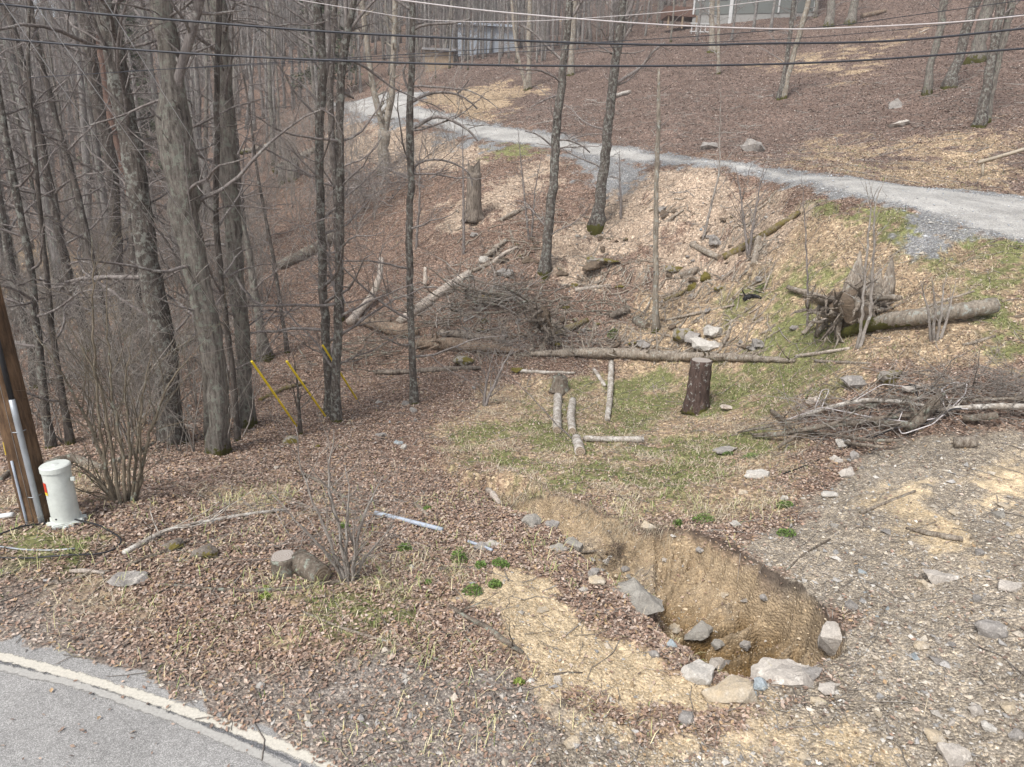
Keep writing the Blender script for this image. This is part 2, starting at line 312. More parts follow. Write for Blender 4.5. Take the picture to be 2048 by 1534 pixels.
# ------------------------------------------------------------------ material helpers
class NT:
    def __init__(s, name, rough=.9, spec=.25):
        s.m = bpy.data.materials.new(name); s.m.use_nodes = True; s.t = s.m.node_tree; s.b = s.t.nodes['Principled BSDF']
        s.b.inputs['Roughness'].default_value = rough; s.b.inputs['Specular IOR Level'].default_value = spec
        s.co = None
    def n(s, t, **k):
        q = s.t.nodes.new(t)
        for a, b in k.items(): setattr(q, a, b)
        return q
    def l(s, a, b): s.t.links.new(a, b)
    def pos(s, scale=(1, 1, 1), obj=True):
        tc = s.n('ShaderNodeTexCoord'); mp = s.n('ShaderNodeMapping'); mp.inputs['Scale'].default_value = scale
        s.l(tc.outputs['Object'], mp.inputs[0]); return mp.outputs[0]
    def noise(s, vec, scale, detail=4, rough=.6):
        q = s.n('ShaderNodeTexNoise'); q.inputs['Scale'].default_value = scale; q.inputs['Detail'].default_value = detail; q.inputs['Roughness'].default_value = rough; s.l(vec, q.inputs['Vector']); return q.outputs['Fac']
    def vor(s, vec, scale, out='Color', feature='F1'):
        q = s.n('ShaderNodeTexVoronoi', feature=feature); q.inputs['Scale'].default_value = scale; s.l(vec, q.inputs['Vector']); return q.outputs[out]
    def attr(s, name, out='Color'):
        q = s.n('ShaderNodeAttribute'); q.attribute_name = name; return q.outputs[out]
    def ramp(s, fac, stops):
        q = s.n('ShaderNodeValToRGB'); e = q.color_ramp.elements
        while len(e) < len(stops): e.new(.5)
        for i, (p, c) in enumerate(stops):
            e[i].position = p; e[i].color = (c, c, c, 1) if not hasattr(c, '__len__') else (*c, 1)
        s.l(fac, q.inputs[0]); return q.outputs[0]
    def mix(s, fac, a, b, mode='MIX'):
        q = s.n('ShaderNodeMix', data_type='RGBA', blend_type=mode)
        for sock, val in ((q.inputs['Factor'], fac), (q.inputs['A'], a), (q.inputs['B'], b)):
            if hasattr(val, 'links'): s.l(val, sock)
            elif hasattr(val, '__len__'): sock.default_value = (*val, 1)
            else: sock.default_value = val
        return q.outputs['Result']
    def math(s, op, a, b=0.0, clamp=False):
        q = s.n('ShaderNodeMath', operation=op, use_clamp=clamp)
        for i, v in enumerate((a, b)):
            if hasattr(v, 'links'): s.l(v, q.inputs[i])
            else: q.inputs[i].default_value = v
        return q.outputs[0]
    def bump(s, h, strength=.5, dist=.01):
        q = s.n('ShaderNodeBump'); q.inputs['Strength'].default_value = strength; q.inputs['Distance'].default_value = dist; s.l(h, q.inputs['Height']); s.l(q.outputs[0], s.b.inputs['Normal'])
    def col(s, c):
        if hasattr(c, 'links'): s.l(c, s.b.inputs['Base Color'])
        else: s.b.inputs['Base Color'].default_value = (*c, 1)
    def sock(s, name): return s.b.inputs[name]

def ground_mat(asph=False):
    g = NT('ground_mat', .95, .1); v = g.pos()
    base = g.attr('Col'); peb = g.attr('peb', 'Fac'); leaf = g.attr('leaf', 'Fac'); fine = g.attr('fine', 'Fac')
    v1 = g.n('ShaderNodeTexVoronoi'); v1.inputs['Scale'].default_value = 34; g.l(v, v1.inputs['Vector']); v1.inputs['Randomness'].default_value = 1
    pc = g.ramp(g.n('ShaderNodeSeparateColor').outputs[0], [(0, 1)]) if False else None
    sep = g.n('ShaderNodeSeparateColor'); g.l(v1.outputs['Color'], sep.inputs[0])
    pcol = g.ramp(sep.outputs[0], [(0, (.6,.58,.57)), (.35, (.88,.87,.87)), (.6, (1.02,1.03,1.05)), (.85, (1.2,1.17,1.1)), (1, (1.7,1.65,1.55))])
    v2 = g.n('ShaderNodeTexVoronoi'); v2.inputs['Scale'].default_value = 90; g.l(v, v2.inputs['Vector'])
    sep2 = g.n('ShaderNodeSeparateColor'); g.l(v2.outputs['Color'], sep2.inputs[0])
    pcol2 = g.ramp(sep2.outputs[1], [(0, .55), (.5, .95), (.85, 1.2), (1, 1.8)])
    pm = g.mix(1.0, pcol, pcol2, 'MULTIPLY')
    c = g.mix(peb, base, g.mix(1.0, base, pm, 'MULTIPLY'))
    # leaf flecks: stretched, distorted cells
    nz = g.n('ShaderNodeTexNoise'); nz.inputs['Scale'].default_value = 6; g.l(v, nz.inputs['Vector'])
    vv = g.mix(.25, v, nz.outputs['Color'], 'ADD')
    vl = g.n('ShaderNodeTexVoronoi'); vl.inputs['Scale'].default_value = 24; g.l(vv, vl.inputs['Vector'])
    sp3 = g.n('ShaderNodeSeparateColor'); g.l(vl.outputs['Color'], sp3.inputs[0])
    lc = g.ramp(sp3.outputs[0], [(0, (.32,.28,.27)), (.3, (.75,.66,.62)), (.55, (1.15,.95,.85)), (.78, (1.5,1.35,1.25)), (.93, (2.0,1.85,1.75)), (1, (2.9,2.8,2.7))])
    c = g.mix(leaf, c, g.mix(1.0, c, lc, 'MULTIPLY'))
    n1 = g.ramp(g.noise(v, .9, 5, .65), [(.3, .72), (.7, 1.25)]); n2 = g.ramp(g.noise(v, 9, 5, .75), [(.28, .6), (.72, 1.35)]); n3 = g.ramp(g.noise(v, 70, 3, .7), [(.25, .72), (.75, 1.25)])
    c = g.mix(g.math('SUBTRACT', 1.0, fine), c, g.mix(1.0, c, n2, 'MULTIPLY')); c = g.mix(.8, c, g.mix(1.0, c, n1, 'MULTIPLY')); c = g.mix(.9, c, g.mix(1.0, c, n3, 'MULTIPLY'))
    g.col(c)
    h = g.math('ADD', g.math('MULTIPLY', g.noise(v, 22, 6, .7), 1.0), g.math('MULTIPLY', v1.outputs['Distance'], g.math('MULTIPLY', peb, -9.0)))
    q = g.n('ShaderNodeBump'); q.inputs['Distance'].default_value = .03; g.l(g.math('MULTIPLY', g.math('SUBTRACT', 1.0, fine), .4), q.inputs['Strength']); g.l(h, q.inputs['Height']); g.l(q.outputs[0], g.b.inputs['Normal'])
    return g.m
MG = ground_mat()
# asphalt: fine aggregate, faint mottling, hairline cracks
g = NT('asphalt', .88, .3); v = g.pos()
sp = g.n('ShaderNodeSeparateColor'); g.l(g.vor(v, 160), sp.inputs[0])
c = g.mix(1.0, (.28,.272,.26), g.ramp(sp.outputs[0], [(0, .62), (.6, 1.0), (1, 1.55)]), 'MULTIPLY')
c = g.mix(1.0, c, g.ramp(g.noise(v, 1.3, 6, .7), [(.3, .86), (.7, 1.13)]), 'MULTIPLY'); c = g.mix(1.0, c, g.ramp(g.noise(v, 14, 5, .7), [(.3, .88), (.7, 1.1)]), 'MULTIPLY')
ce = g.vor(g.mix(.12, v, g.n('ShaderNodeTexNoise').outputs['Color'], 'ADD'), 1.1, 'Distance', 'DISTANCE_TO_EDGE')
c = g.mix(1.0, c, g.ramp(ce, [(0, .8), (.003, .93), (.008, 1)]), 'MULTIPLY'); g.col(c); g.bump(g.noise(v, 180, 3, .7), .35, .004); MASPH = g.m

# ------------------------------------------------------------------ build the ground objects from the grid faces
nA, nR = len(AZ), len(RR)
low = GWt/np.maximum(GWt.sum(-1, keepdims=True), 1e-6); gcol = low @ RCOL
_mot = 1+.28*fbm(GX, GY, .35, 4, 90)+.25*fbm(GX, GY, 3.0, 3, 91); gcol = gcol*_mot[..., None]
_drv = GDV; trk = (np.exp(-((_drv-1.35)/.28)**2)+np.exp(-((_drv-2.6)/.3)**2))*low[..., DRIVE]; gcol *= (1+.10*trk)[..., None]
peb = low[..., FANG]+low[..., DIRT]*.85+low[..., DRIVE]*.5+low[..., GRIT]*.7+low[..., SAND]*.35+low[..., WETD]*.3+low[..., BANK]*.35+low[..., OCHRE]*.4
leaf = low[..., LITTER]+low[..., MULCH]+low[..., DRY]*.7+low[..., CHIP]*.6+low[..., GREEN]*.4
fine = low[..., DRIVE]*.75+low[..., ASPH]
I, J = np.meshgrid(np.arange(nA-1), np.arange(nR-1)); a0 = (J*nA+I).ravel(); FQ = np.stack([a0, a0+1, a0+nA+1, a0+nA], -1)[:, ::-1]
Vg = np.stack([GX.ravel(), GY.ravel(), GZ.ravel()], -1)
def sub(name, mask, mat, extra=None):
    f = FQ[mask]; used, inv = np.unique(f.ravel(), return_inverse=True)
    o = mk(name, Vg[used], inv.reshape(-1, 4), mat, col=gcol.reshape(-1, 3)[used], attrs=dict(peb=peb.ravel()[used], leaf=leaf.ravel()[used], fine=fine.ravel()[used]))
    return tag(o, kind='structure')
fw = GWt.reshape(-1, 15)[FQ].mean(1)
isroad = fw[:, ASPH] > .5; isdr = (fw[:, DRIVE]+fw[:, FANG] > .5) & (GDV.ravel()[FQ].mean(1) > -1.2) & ~isroad
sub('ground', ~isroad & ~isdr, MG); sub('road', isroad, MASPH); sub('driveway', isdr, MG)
# cap under the camera foot
ring = np.stack([RR[0]*np.sin(AZ[:-1]), RR[0]*np.cos(AZ[:-1]), GZ[0, :-1]], -1); rv = np.vstack([ring, [[0, 0, ring[:, 2].mean()]]]); k = np.arange(nA-1)
tag(mk('ground', rv, np.stack([(k+1) % (nA-1), k, np.full(nA-1, nA-1)], -1), MG, col=np.array([.145,.125,.112])), kind='structure')

# worn white edge lines: thin sheets 4 mm above the asphalt
def strip(name, cen, width, mat, zl=.005):
    c = np.array(cen); t = np.arange(len(c)); tt = np.linspace(0, len(c)-1, 160)
    # smooth through the points
    xs = np.interp(tt, t, c[:, 0]); ys = np.interp(tt, t, c[:, 1]); ker = np.hanning(15); ker /= ker.sum()
    xs = np.convolve(np.pad(xs, 7, 'edge'), ker, 'valid'); ys = np.convolve(np.pad(ys, 7, 'edge'), ker, 'valid')
    tx = np.gradient(xs); ty = np.gradient(ys); L = np.hypot(tx, ty); nx, ny = -ty/L, tx/L; K = 9; V = []; A = []
    for j in range(K):
        o = (j/(K-1)-.5)*width; px, py = xs+nx*o, ys+ny*o; V.append(np.stack([px, py, np.full(len(px), -.055+zl)], -1)); A.append(np.full(len(px), 1-abs(j/(K-1)-.5)*2))
    V = np.concatenate(V); A = np.concatenate(A); n = len(xs); f = []
    i, j = np.meshgrid(np.arange(n-1), np.arange(K-1)); a = (j*n+i).ravel(); return tag(mk(name, V, np.stack([a, a+1, a+n+1, a+n], -1), mat, attrs=dict(edge=A)), kind='structure')
def line_mat(name, thr, colr):
    g = NT(name, .8, .2); v = g.pos(); e = g.attr('edge', 'Fac')
    wear = g.math('ADD', g.noise(v, 16, 6, .75), g.math('MULTIPLY', g.noise(v, 90, 4, .8), .55)); wear = g.math('ADD', wear, g.math('MULTIPLY', g.noise(v, 2.0, 3, .6), .5))
    f = g.ramp(g.math('ADD', g.math('MULTIPLY', e, 1.1), g.math('SUBTRACT', wear, thr)), [(.38, 0), (.55, 1)])
    cr = g.ramp(g.vor(g.mix(.05, v, g.n('ShaderNodeTexNoise').outputs['Color'], 'ADD'), 22, 'Distance', 'DISTANCE_TO_EDGE'), [(.0, .8), (.03, 1)])
    tr = g.n('ShaderNodeBsdfTransparent'); mx = g.n('ShaderNodeMixShader'); out = g.t.nodes['Material Output']
    g.col(g.mix(1.0, g.mix(1.0, colr, cr, 'MULTIPLY'), g.ramp(g.noise(v, 40, 4, .7), [(.3, .8), (.7, 1.1)]), 'MULTIPLY'))
    g.l(f, mx.inputs[0]); g.l(tr.outputs[0], mx.inputs[1]); g.l(g.b.outputs[0], mx.inputs[2]); g.l(mx.outputs[0], out.inputs[0]); return g.m
lp = [(-200,1272),(0,1311),(150,1352),(270,1387),(450,1448),(560,1490),(660,1534),(760,1580)]
strip('road_marking', [PZ(u, v, -.05)[:2] for u, v in lp], .18, line_mat('line_paint', 1.12, (.56,.525,.45)))
lp = [(-200,1292),(0,1335),(150,1368),(280,1412),(400,1458),(500,1500),(580,1540),(680,1590)]
strip('road_marking', [PZ(u, v, -.05)[:2] for u, v in lp], .17, line_mat('old_line_paint', 1.2, (.40,.385,.355)), .009)
# ------------------------------------------------------------------ bark, wood, stone materials
def bark(name, c1, c2, lich=.35, lc=(.34,.37,.31), moss=.0, ridge=1.0, sc=1.0):
    g = NT(name, .92, .15); v = g.pos((1, 1, .16)); v0 = g.pos()
    n = g.noise(v, 22*sc, 6, .75); c = g.mix(g.ramp(n, [(.36, 0), (.62, 1)]), c1, c2)
    c = g.mix(1.0, c, g.ramp(g.noise(v0, 3.0, 4, .6), [(.3, .7), (.7, 1.25)]), 'MULTIPLY')
    if lich > 0:
        l_ = g.ramp(g.noise(v0, 9*sc, 6, .75), [(.60-.2*lich, 0), (.66-.2*lich, 1)]); c = g.mix(g.math('MULTIPLY', l_, .8), c, lc)
    if moss > 0:
        sp = g.n('ShaderNodeSeparateXYZ'); g.l(v0, sp.inputs[0]); z = g.math('SUBTRACT', g.noise(v0, 5, 5, .7), g.math('MULTIPLY', sp.outputs[2], .42/moss))
        c = g.mix(g.ramp(z, [(.40, 0), (.48, 1)]), c, g.mix(g.noise(v0, 40), (.05,.055,.012), (.13,.12,.03)))
    g.col(c); g.bump(g.math('ADD', n, g.math('MULTIPLY', g.noise(v0, 60, 3), .3)), 1.0*ridge, .04); return g.m
M = {}
M['dark'] = bark('bark_dark', (.042,.035,.030), (.16,.135,.118), .28, (.26,.26,.23), moss=.5)
M['lichen'] = bark('bark_lichen', (.046,.038,.033), (.175,.15,.13), .44, (.29,.295,.26), moss=.2, sc=1.2)
M['gray'] = bark('bark_gray', (.085,.072,.062), (.29,.26,.225), .36, (.27,.285,.235), moss=.7, ridge=1.4)
M['brown'] = bark('bark_brown', (.10,.065,.04), (.22,.145,.085), .05)
M['red'] = bark('bark_red_snag', (.17,.105,.08), (.33,.22,.175), .0)
M['pale'] = bark('bark_pale', (.17,.145,.115), (.36,.31,.25), .3, (.4,.42,.38), moss=.35)
M['far'] = bark('bark_far', (.12,.107,.10), (.29,.265,.25), .3)
M['twig'] = bark('twig_bark', (.14,.12,.11), (.31,.275,.255), .2, (.45,.43,.39))
M['twigpale'] = bark('twig_bark_pale', (.22,.19,.165), (.40,.36,.32), .2, (.5,.5,.46))
M['shrub'] = bark('shrub_bark', (.15,.12,.085), (.28,.235,.175), .15)
M['dead'] = bark('dead_wood', (.13,.10,.075), (.44,.38,.31), .12, (.5,.52,.47), sc=1.3)
M['deadred'] = bark('rotten_wood', (.10,.07,.05), (.33,.25,.185), .1, sc=1.2)
M['deadpale'] = bark('bleached_wood', (.32,.26,.21), (.66,.58,.50), .1)
M['log'] = bark('log_bark', (.10,.08,.062), (.27,.225,.18), .3, moss=0)
M['mosslog'] = bark('mossy_log', (.13,.10,.06), (.30,.25,.17), .55, (.17,.135,.03))
M['root'] = bark('root_wood', (.09,.07,.052), (.31,.265,.22), .0)
M['char'] = bark('charred_wood', (.012,.012,.013), (.05,.05,.052), .0)
M['stump'] = bark('wet_stump_bark', (.045,.03,.026), (.13,.09,.075), .12, (.40,.40,.37), moss=.35)
def birch():
    g = NT('birch_bark', .7, .3); v = g.pos((1, 1, 1)); n = g.noise(v, 7, 5, .75)
    c = g.mix(g.ramp(n, [(.40, 0), (.56, 1)]), (.56,.53,.48), (.30,.26,.215)); c = g.mix(g.ramp(g.noise(v, 24, 5, .8), [(.55, 0), (.6, 1)]), c, (.10,.085,.075)); g.col(c); g.bump(n, .5, .01); return g.m
M['birch'] = birch()
def cutwood():
    g = NT('cut_wood', .85, .2); v = g.pos(); w_ = g.n('ShaderNodeTexWave', wave_type='RINGS', rings_direction='Z'); w_.inputs['Scale'].default_value = 9; w_.inputs['Distortion'].default_value = 3; w_.inputs['Detail'].default_value = 3; g.l(v, w_.inputs[0])
    g.col(g.mix(w_.outputs['Fac'], g.mix(g.noise(v, 6), (.30,.22,.15), (.42,.36,.29)), (.20,.15,.105))); g.bump(w_.outputs['Fac'], .3, .005); return g.m
M['cut'] = cutwood()
def graycut():
    g = NT('weathered_cut', .8, .3); v = g.pos(); w_ = g.n('ShaderNodeTexWave', wave_type='RINGS', rings_direction='Z'); w_.inputs['Scale'].default_value = 12; w_.inputs['Distortion'].default_value = 2; g.l(v, w_.inputs[0])
    g.col(g.mix(w_.outputs['Fac'], g.mix(g.noise(v, 5), (.30,.26,.22), (.46,.42,.38)), (.28,.24,.21))); return g.m
M['graycut'] = graycut()
def rockm(name, c1, c2, c3, sc=1.0, moss=0):
    g = NT(name, .9, .25); v = g.pos(); n = g.noise(v, 5*sc, 7, .7)
    c = g.mix(g.ramp(n, [(.36, 0), (.62, 1)]), c1, c2); c = g.mix(g.ramp(g.noise(v, 11*sc, 6, .7), [(.54, 0), (.66, 1)]), c, c3)
    c = g.mix(.7, c, g.mix(1.0, c, g.ramp(g.noise(v, 60*sc, 4, .8), [(.25, .6), (.75, 1.4)]), 'MULTIPLY'))
    if moss: c = g.mix(g.ramp(g.noise(v, 4*sc, 5, .7), [(.56-moss*.25, 0), (.62-moss*.25, 1)]), c, g.mix(g.noise(v, 50), (.09,.075,.018), (.19,.155,.04)))
    g.col(c); g.bump(g.math('ADD', n, g.math('MULTIPLY', g.noise(v, 45*sc, 5, .75), .5)), .8, .03); return g.m
M['rk_tan'] = rockm('rock_tan', (.52,.42,.29), (.40,.35,.28), (.62,.55,.45))
M['rk_gray'] = rockm('rock_gray', (.34,.315,.29), (.19,.175,.16), (.48,.44,.39))
M['rk_pink'] = rockm('rock_buff', (.50,.455,.40), (.33,.295,.26), (.66,.61,.54))
M['rk_blue'] = rockm('rock_bluish', (.36,.40,.42), (.28,.32,.34), (.55,.55,.50))
M['rk_white'] = rockm('rock_white', (.54,.51,.46), (.36,.33,.29), (.62,.59,.54))
M['rk_conc'] = rockm('old_concrete', (.38,.355,.31), (.27,.25,.22), (.46,.42,.36), 2.2)
M['rk_moss'] = rockm('mossy_rock', (.30,.27,.23), (.20,.18,.155), (.38,.35,.31), moss=.35)
M['moss'] = rockm('moss_mound', (.16,.13,.02), (.10,.085,.015), (.24,.20,.04), 2, moss=.9)
M['soil'] = rockm('root_soil', (.10,.075,.055), (.16,.12,.085), (.20,.155,.11), 2)
def plain(name, c, rough=.5, metal=0, spec=.4, var=.12, sc=8):
    g = NT(name, rough, spec); g.b.inputs['Metallic'].default_value = metal; v = g.pos()
    g.col(g.mix(1.0, c, g.ramp(g.noise(v, sc, 5, .7), [(.3, 1-var), (.7, 1+var)]), 'MULTIPLY')); return g.m
def vcol(name, rough=.85, spec=.15, var=.25, sc=60, trans=0):
    g = NT(name, rough, spec); v = g.pos(); g.col(g.mix(1.0, g.attr('Col'), g.ramp(g.noise(v, sc, 2), [(.3, 1-var), (.7, 1+var)]), 'MULTIPLY'))
    if trans: g.b.inputs['Transmission Weight'].default_value = 0
    return g.m
M['leaf'] = vcol('dead_leaf', .75, .2); M['blade'] = vcol('grass_blade', .8, .15); M['peb'] = vcol('pebble', .85, .25); M['green'] = vcol('green_leaf', .6, .3)

# ------------------------------------------------------------------ scattered ground cover ("stuff")
def samples(n, r0, r1, p, az=43.0):
    """areal density ~ r^-(p): pdf in r ~ r^(1-p)"""
    u = R.random(n); q = 2-p; r = (r0**q+u*(r1**q-r0**q))**(1/q) if abs(q) > 1e-6 else r0*(r1/r0)**u
    a = np.radians(R.uniform(-az, az, n)); return r*np.sin(a), r*np.cos(a), r
def frames(n, tilt):
    a = R.uniform(0, 2*pi, n); t = R.normal(0, tilt, (n, 2)); N = np.stack([t[:, 0], t[:, 1], np.ones(n)], -1); N /= np.linalg.norm(N, axis=1, keepdims=True)
    X = np.stack([np.cos(a), np.sin(a), np.zeros(n)], -1); X -= (X*N).sum(1, keepdims=True)*N; X /= np.linalg.norm(X, axis=1, keepdims=True); return X, np.cross(N, X), N
def pick(pal, n, jit=.12):
    pal = np.array(pal); c = pal[R.integers(0, len(pal), n)]; return c*(1+R.normal(0, jit, (n, 1)))
def soften(p, k=.35):
    p = np.array(p); m_ = p.mean(0); return p*(1-k)+m_*k
def leaves(name, n, r0, r1, p, wts, size, pal, tilt=.42, asp=(.4, .7), label=None, cat=None, mat='leaf', lift=.012):
    x, y, r = samples(n, r0, r1, p); w_ = rw(x, y) @ np.array(wts); clump = np.clip(.30+1.9*(fbm(x, y, .6, 4, 120)+.5)*(fbm(x, y, 2.3, 2, 121)+.75), 0, 1.4)
    k = R.random(n) < w_*clump; x, y, r = x[k], y[k], r[k]; n = len(x); z = hz(x, y)
    X, Y, N = frames(n, tilt); L = R.uniform(*size, n)*(1+.012*r); Wd = L*R.uniform(*asp, n); f = R.uniform(-.3, .5, n)
    C = np.stack([x, y, z+lift+R.random(n)*lift], -1)
    V = np.stack([C+X*(L/2)[:, None]+N*(f*L*.25)[:, None], C+Y*(Wd/2)[:, None]+N*(np.abs(f)*Wd*.6)[:, None], C-X*(L/2)[:, None], C-Y*(Wd/2)[:, None]+N*(np.abs(f)*Wd*.6)[:, None]], 1)
    b = np.arange(n)*4; T = np.stack([np.stack([b, b+1, b+2], -1), np.stack([b, b+2, b+3], -1)], 1).reshape(-1, 3)
    c = np.repeat(pick(pal, n), 4, 0); o = mk(name, V.reshape(-1, 3), T, M[mat], smooth=False, col=np.clip(c, 0, .9)); return tag(o, label, cat, kind='stuff')
def Wv(**k):
    v = [0]*15
    for a, b in k.items(): v[globals()[a]] = b
    return v
LPAL = [tuple(np.array(c_)*(.94, .95, .94)) for c_ in [(.32,.205,.15),(.42,.31,.24),(.22,.14,.105),(.50,.39,.32),(.14,.10,.08),(.36,.23,.17),(.46,.35,.28),(.27,.185,.145),(.52,.43,.37),(.19,.14,.115),(.40,.27,.15)]]
leaves('leaf_litter', 760000, 3.6, 46, 1.3, Wv(LITTER=1, DRY=.30, GREEN=.18, CHIP=.10, DIRT=.03, GRIT=.14, WETD=.05, SAND=.012, BANK=.04, SOILD=.1, ASPH=.006, OCHRE=.03), (.018,.054), soften(LPAL, .22), label='brown and tan dead leaves lying over the verge and woods floor', cat='leaves')
leaves('hillside_litter', 260000, 19, 80, .9, Wv(MULCH=.8, DRY=.25), (.025,.075), [(.18,.145,.125),(.13,.105,.092),(.25,.20,.175),(.10,.08,.072),(.16,.128,.11),(.21,.17,.145),(.33,.28,.245),(.15,.12,.105),(.55,.49,.43)], label='dark brown mulch and leaf scraps on the slope above the driveway', cat='leaves')
leaves('wood_chips', 120000, 14, 50, 1.0, Wv(CHIP=1, MULCH=.012, LITTER=.012, DRY=.03), (.03,.085), [(.46,.385,.30),(.37,.30,.23),(.54,.47,.385),(.41,.335,.26),(.27,.215,.165),(.19,.15,.12)], tilt=.45, asp=(.3,.6), label='pinkish tan wood chips spread below the driveway', cat='wood chips')
def blades(name, n, r0, r1, p, wts, ln, wd, pal, up, label, cat, cl=.8, seed=130):
    x, y, r = samples(n, r0, r1, p); w_ = rw(x, y) @ np.array(wts); c = fbm(x, y, .35, 3, seed)+.5
    k = R.random(n) < w_*sst(.38, .62, c)*cl; x, y, r = x[k], y[k], r[k]; n = len(x); z = hz(x, y)
    a = R.uniform(0, 2*pi, n); L = R.uniform(*ln, n)*(.6+.8*noise2(x/.5, y/.5, seed+3)); W2 = R.uniform(*wd, n)*(1+.05*r); H = L*R.uniform(up*.5, up*1.2, n); D = np.stack([np.cos(a), np.sin(a), 0*a], -1); S = np.stack([-np.sin(a), np.cos(a), 0*a], -1)
    B0 = np.stack([x, y, z-.005], -1); M1 = B0+D*(L*.45)[:, None]; M1[:, 2] += H*.8; T1 = B0+D*(L*.95)[:, None]; T1[:, 2] += H*R.uniform(.4, 1.1, n)
    zt = hz(T1[:, 0], T1[:, 1])+.01; T1[:, 2] = np.maximum(T1[:, 2], zt)
    V = np.stack([B0-S*(W2/2)[:, None], B0+S*(W2/2)[:, None], M1+S*(W2*.45)[:, None], M1-S*(W2*.45)[:, None], T1], 1); b = np.arange(n)*5
    o = mk(name, V.reshape(-1, 3), [np.stack([b, b+1, b+2, b+3], -1), np.stack([b+3, b+2, b+4], -1)], M['blade'], smooth=False, col=np.repeat(pick(pal, n), 5, 0)); return tag(o, label, cat, kind='stuff')
STR = [(.50,.42,.30),(.43,.35,.245),(.57,.50,.38),(.34,.275,.19),(.46,.395,.295)]
blades('dry_grass', 260000, 3.8, 36, 1.2, Wv(DRY=1, GREEN=.5, CHIP=.12, LITTER=.03, DIRT=.015, GRIT=.012), (.07,.22), (.003,.006), STR, .45, 'pale straw coloured dead grass across the meadow slope', 'dry grass', .95, 131)
GRN = [(.14,.185,.055),(.19,.23,.08),(.11,.145,.05),(.27,.28,.12),(.36,.33,.18),(.40,.35,.22)]
blades('green_grass', 240000, 4.2, 34, 1.25, Wv(GREEN=1, DRY=.22, LITTER=.012, GRIT=.006), (.03,.10), (.004,.008), GRN, .9, 'short fresh green grass in patches over the meadow', 'grass', .95, 151)
blades('verge_grass', 60000, 4, 9.5, 1.0, Wv(LITTER=.13, DRY=.5, GREEN=.35, GRIT=.06), (.06,.19), (.003,.006), [(.42,.42,.20),(.55,.50,.28),(.28,.34,.12),(.62,.54,.34)], .9, 'tufts of yellow green grass on the road verge', 'grass', .8, 171)
def pebbles(name, n, r0, r1, p, wts, s0, sg, pal, label, smax=.05):
    x, y, r = samples(n, r0, r1, p); w_ = rw(x, y) @ np.array(wts); c = .5+.9*(fbm(x, y, .5, 3, 140)+.5); k = R.random(n) < w_*c; x, y, r = x[k], y[k], r[k]; n = len(x); z = hz(x, y)
    s = np.minimum(s0*np.exp(R.normal(0, sg, n)), smax)*(1+.02*r); dr = np.array([(1,0,0),(0,1,0),(-1,0,0),(0,-1,0),(.3,.2,1),(0,0,-1)]); a = R.uniform(0, 2*pi, n); ca, sa = np.cos(a), np.sin(a)
    V = dr[None]*R.uniform(.6, 1.15, (n, 6, 1))+R.normal(0, .18, (n, 6, 3)); V *= s[:, None, None]*np.stack([R.uniform(.8, 1.3, n), R.uniform(.6, .95, n), R.uniform(.4, .75, n)], -1)[:, None]
    V = np.stack([V[..., 0]*ca[:, None]-V[..., 1]*sa[:, None], V[..., 0]*sa[:, None]+V[..., 1]*ca[:, None], V[..., 2]], -1)+np.stack([x, y, z+s*.2], -1)[:, None]
    f = np.array([(0,1,4),(1,2,4),(2,3,4),(3,0,4),(1,0,5),(2,1,5),(3,2,5),(0,3,5)]); F_ = (np.arange(n)*6)[:, None, None]+f[None]
    o = mk(name, V.reshape(-1, 3), F_.reshape(-1, 3), M['peb'], smooth=False, col=np.repeat(pick(pal, n, .15), 6, 0)); return tag(o, label, 'gravel', kind='stuff')
GP_ = [(.29,.28,.27),(.38,.36,.33),(.22,.22,.22),(.42,.40,.37),(.46,.39,.30),(.54,.48,.39),(.32,.29,.25),(.58,.55,.50),(.40,.35,.28),(.34,.31,.27)]
pebbles('loose_gravel', 120000, 3.6, 20, 1.5, Wv(DIRT=1, GRIT=.45, SAND=.22, WETD=.35, OCHRE=.2, BANK=.12, FANG=1, LITTER=.03, DRY=.02), .0055, .75, soften(GP_, .25), 'grey and tan gravel over the bare slope and road edge')
pebbles('driveway_gravel', 90000, 14, 55, .9, Wv(FANG=1, DRIVE=.12), .016, .3, [(.32,.34,.37),(.42,.44,.46),(.26,.28,.31),(.52,.53,.53),(.38,.38,.38)], 'blue grey crushed stone along the driveway edges')
pebbles('sand_clods', 90000, 4, 9.5, 1.2, Wv(SAND=.8, WETD=.8, BANK=1, OCHRE=.8), .008, .45, [(.48,.38,.26),(.42,.33,.21),(.52,.43,.31),(.34,.25,.15)], 'golden sandy clods on the eroded bench and gully wall')

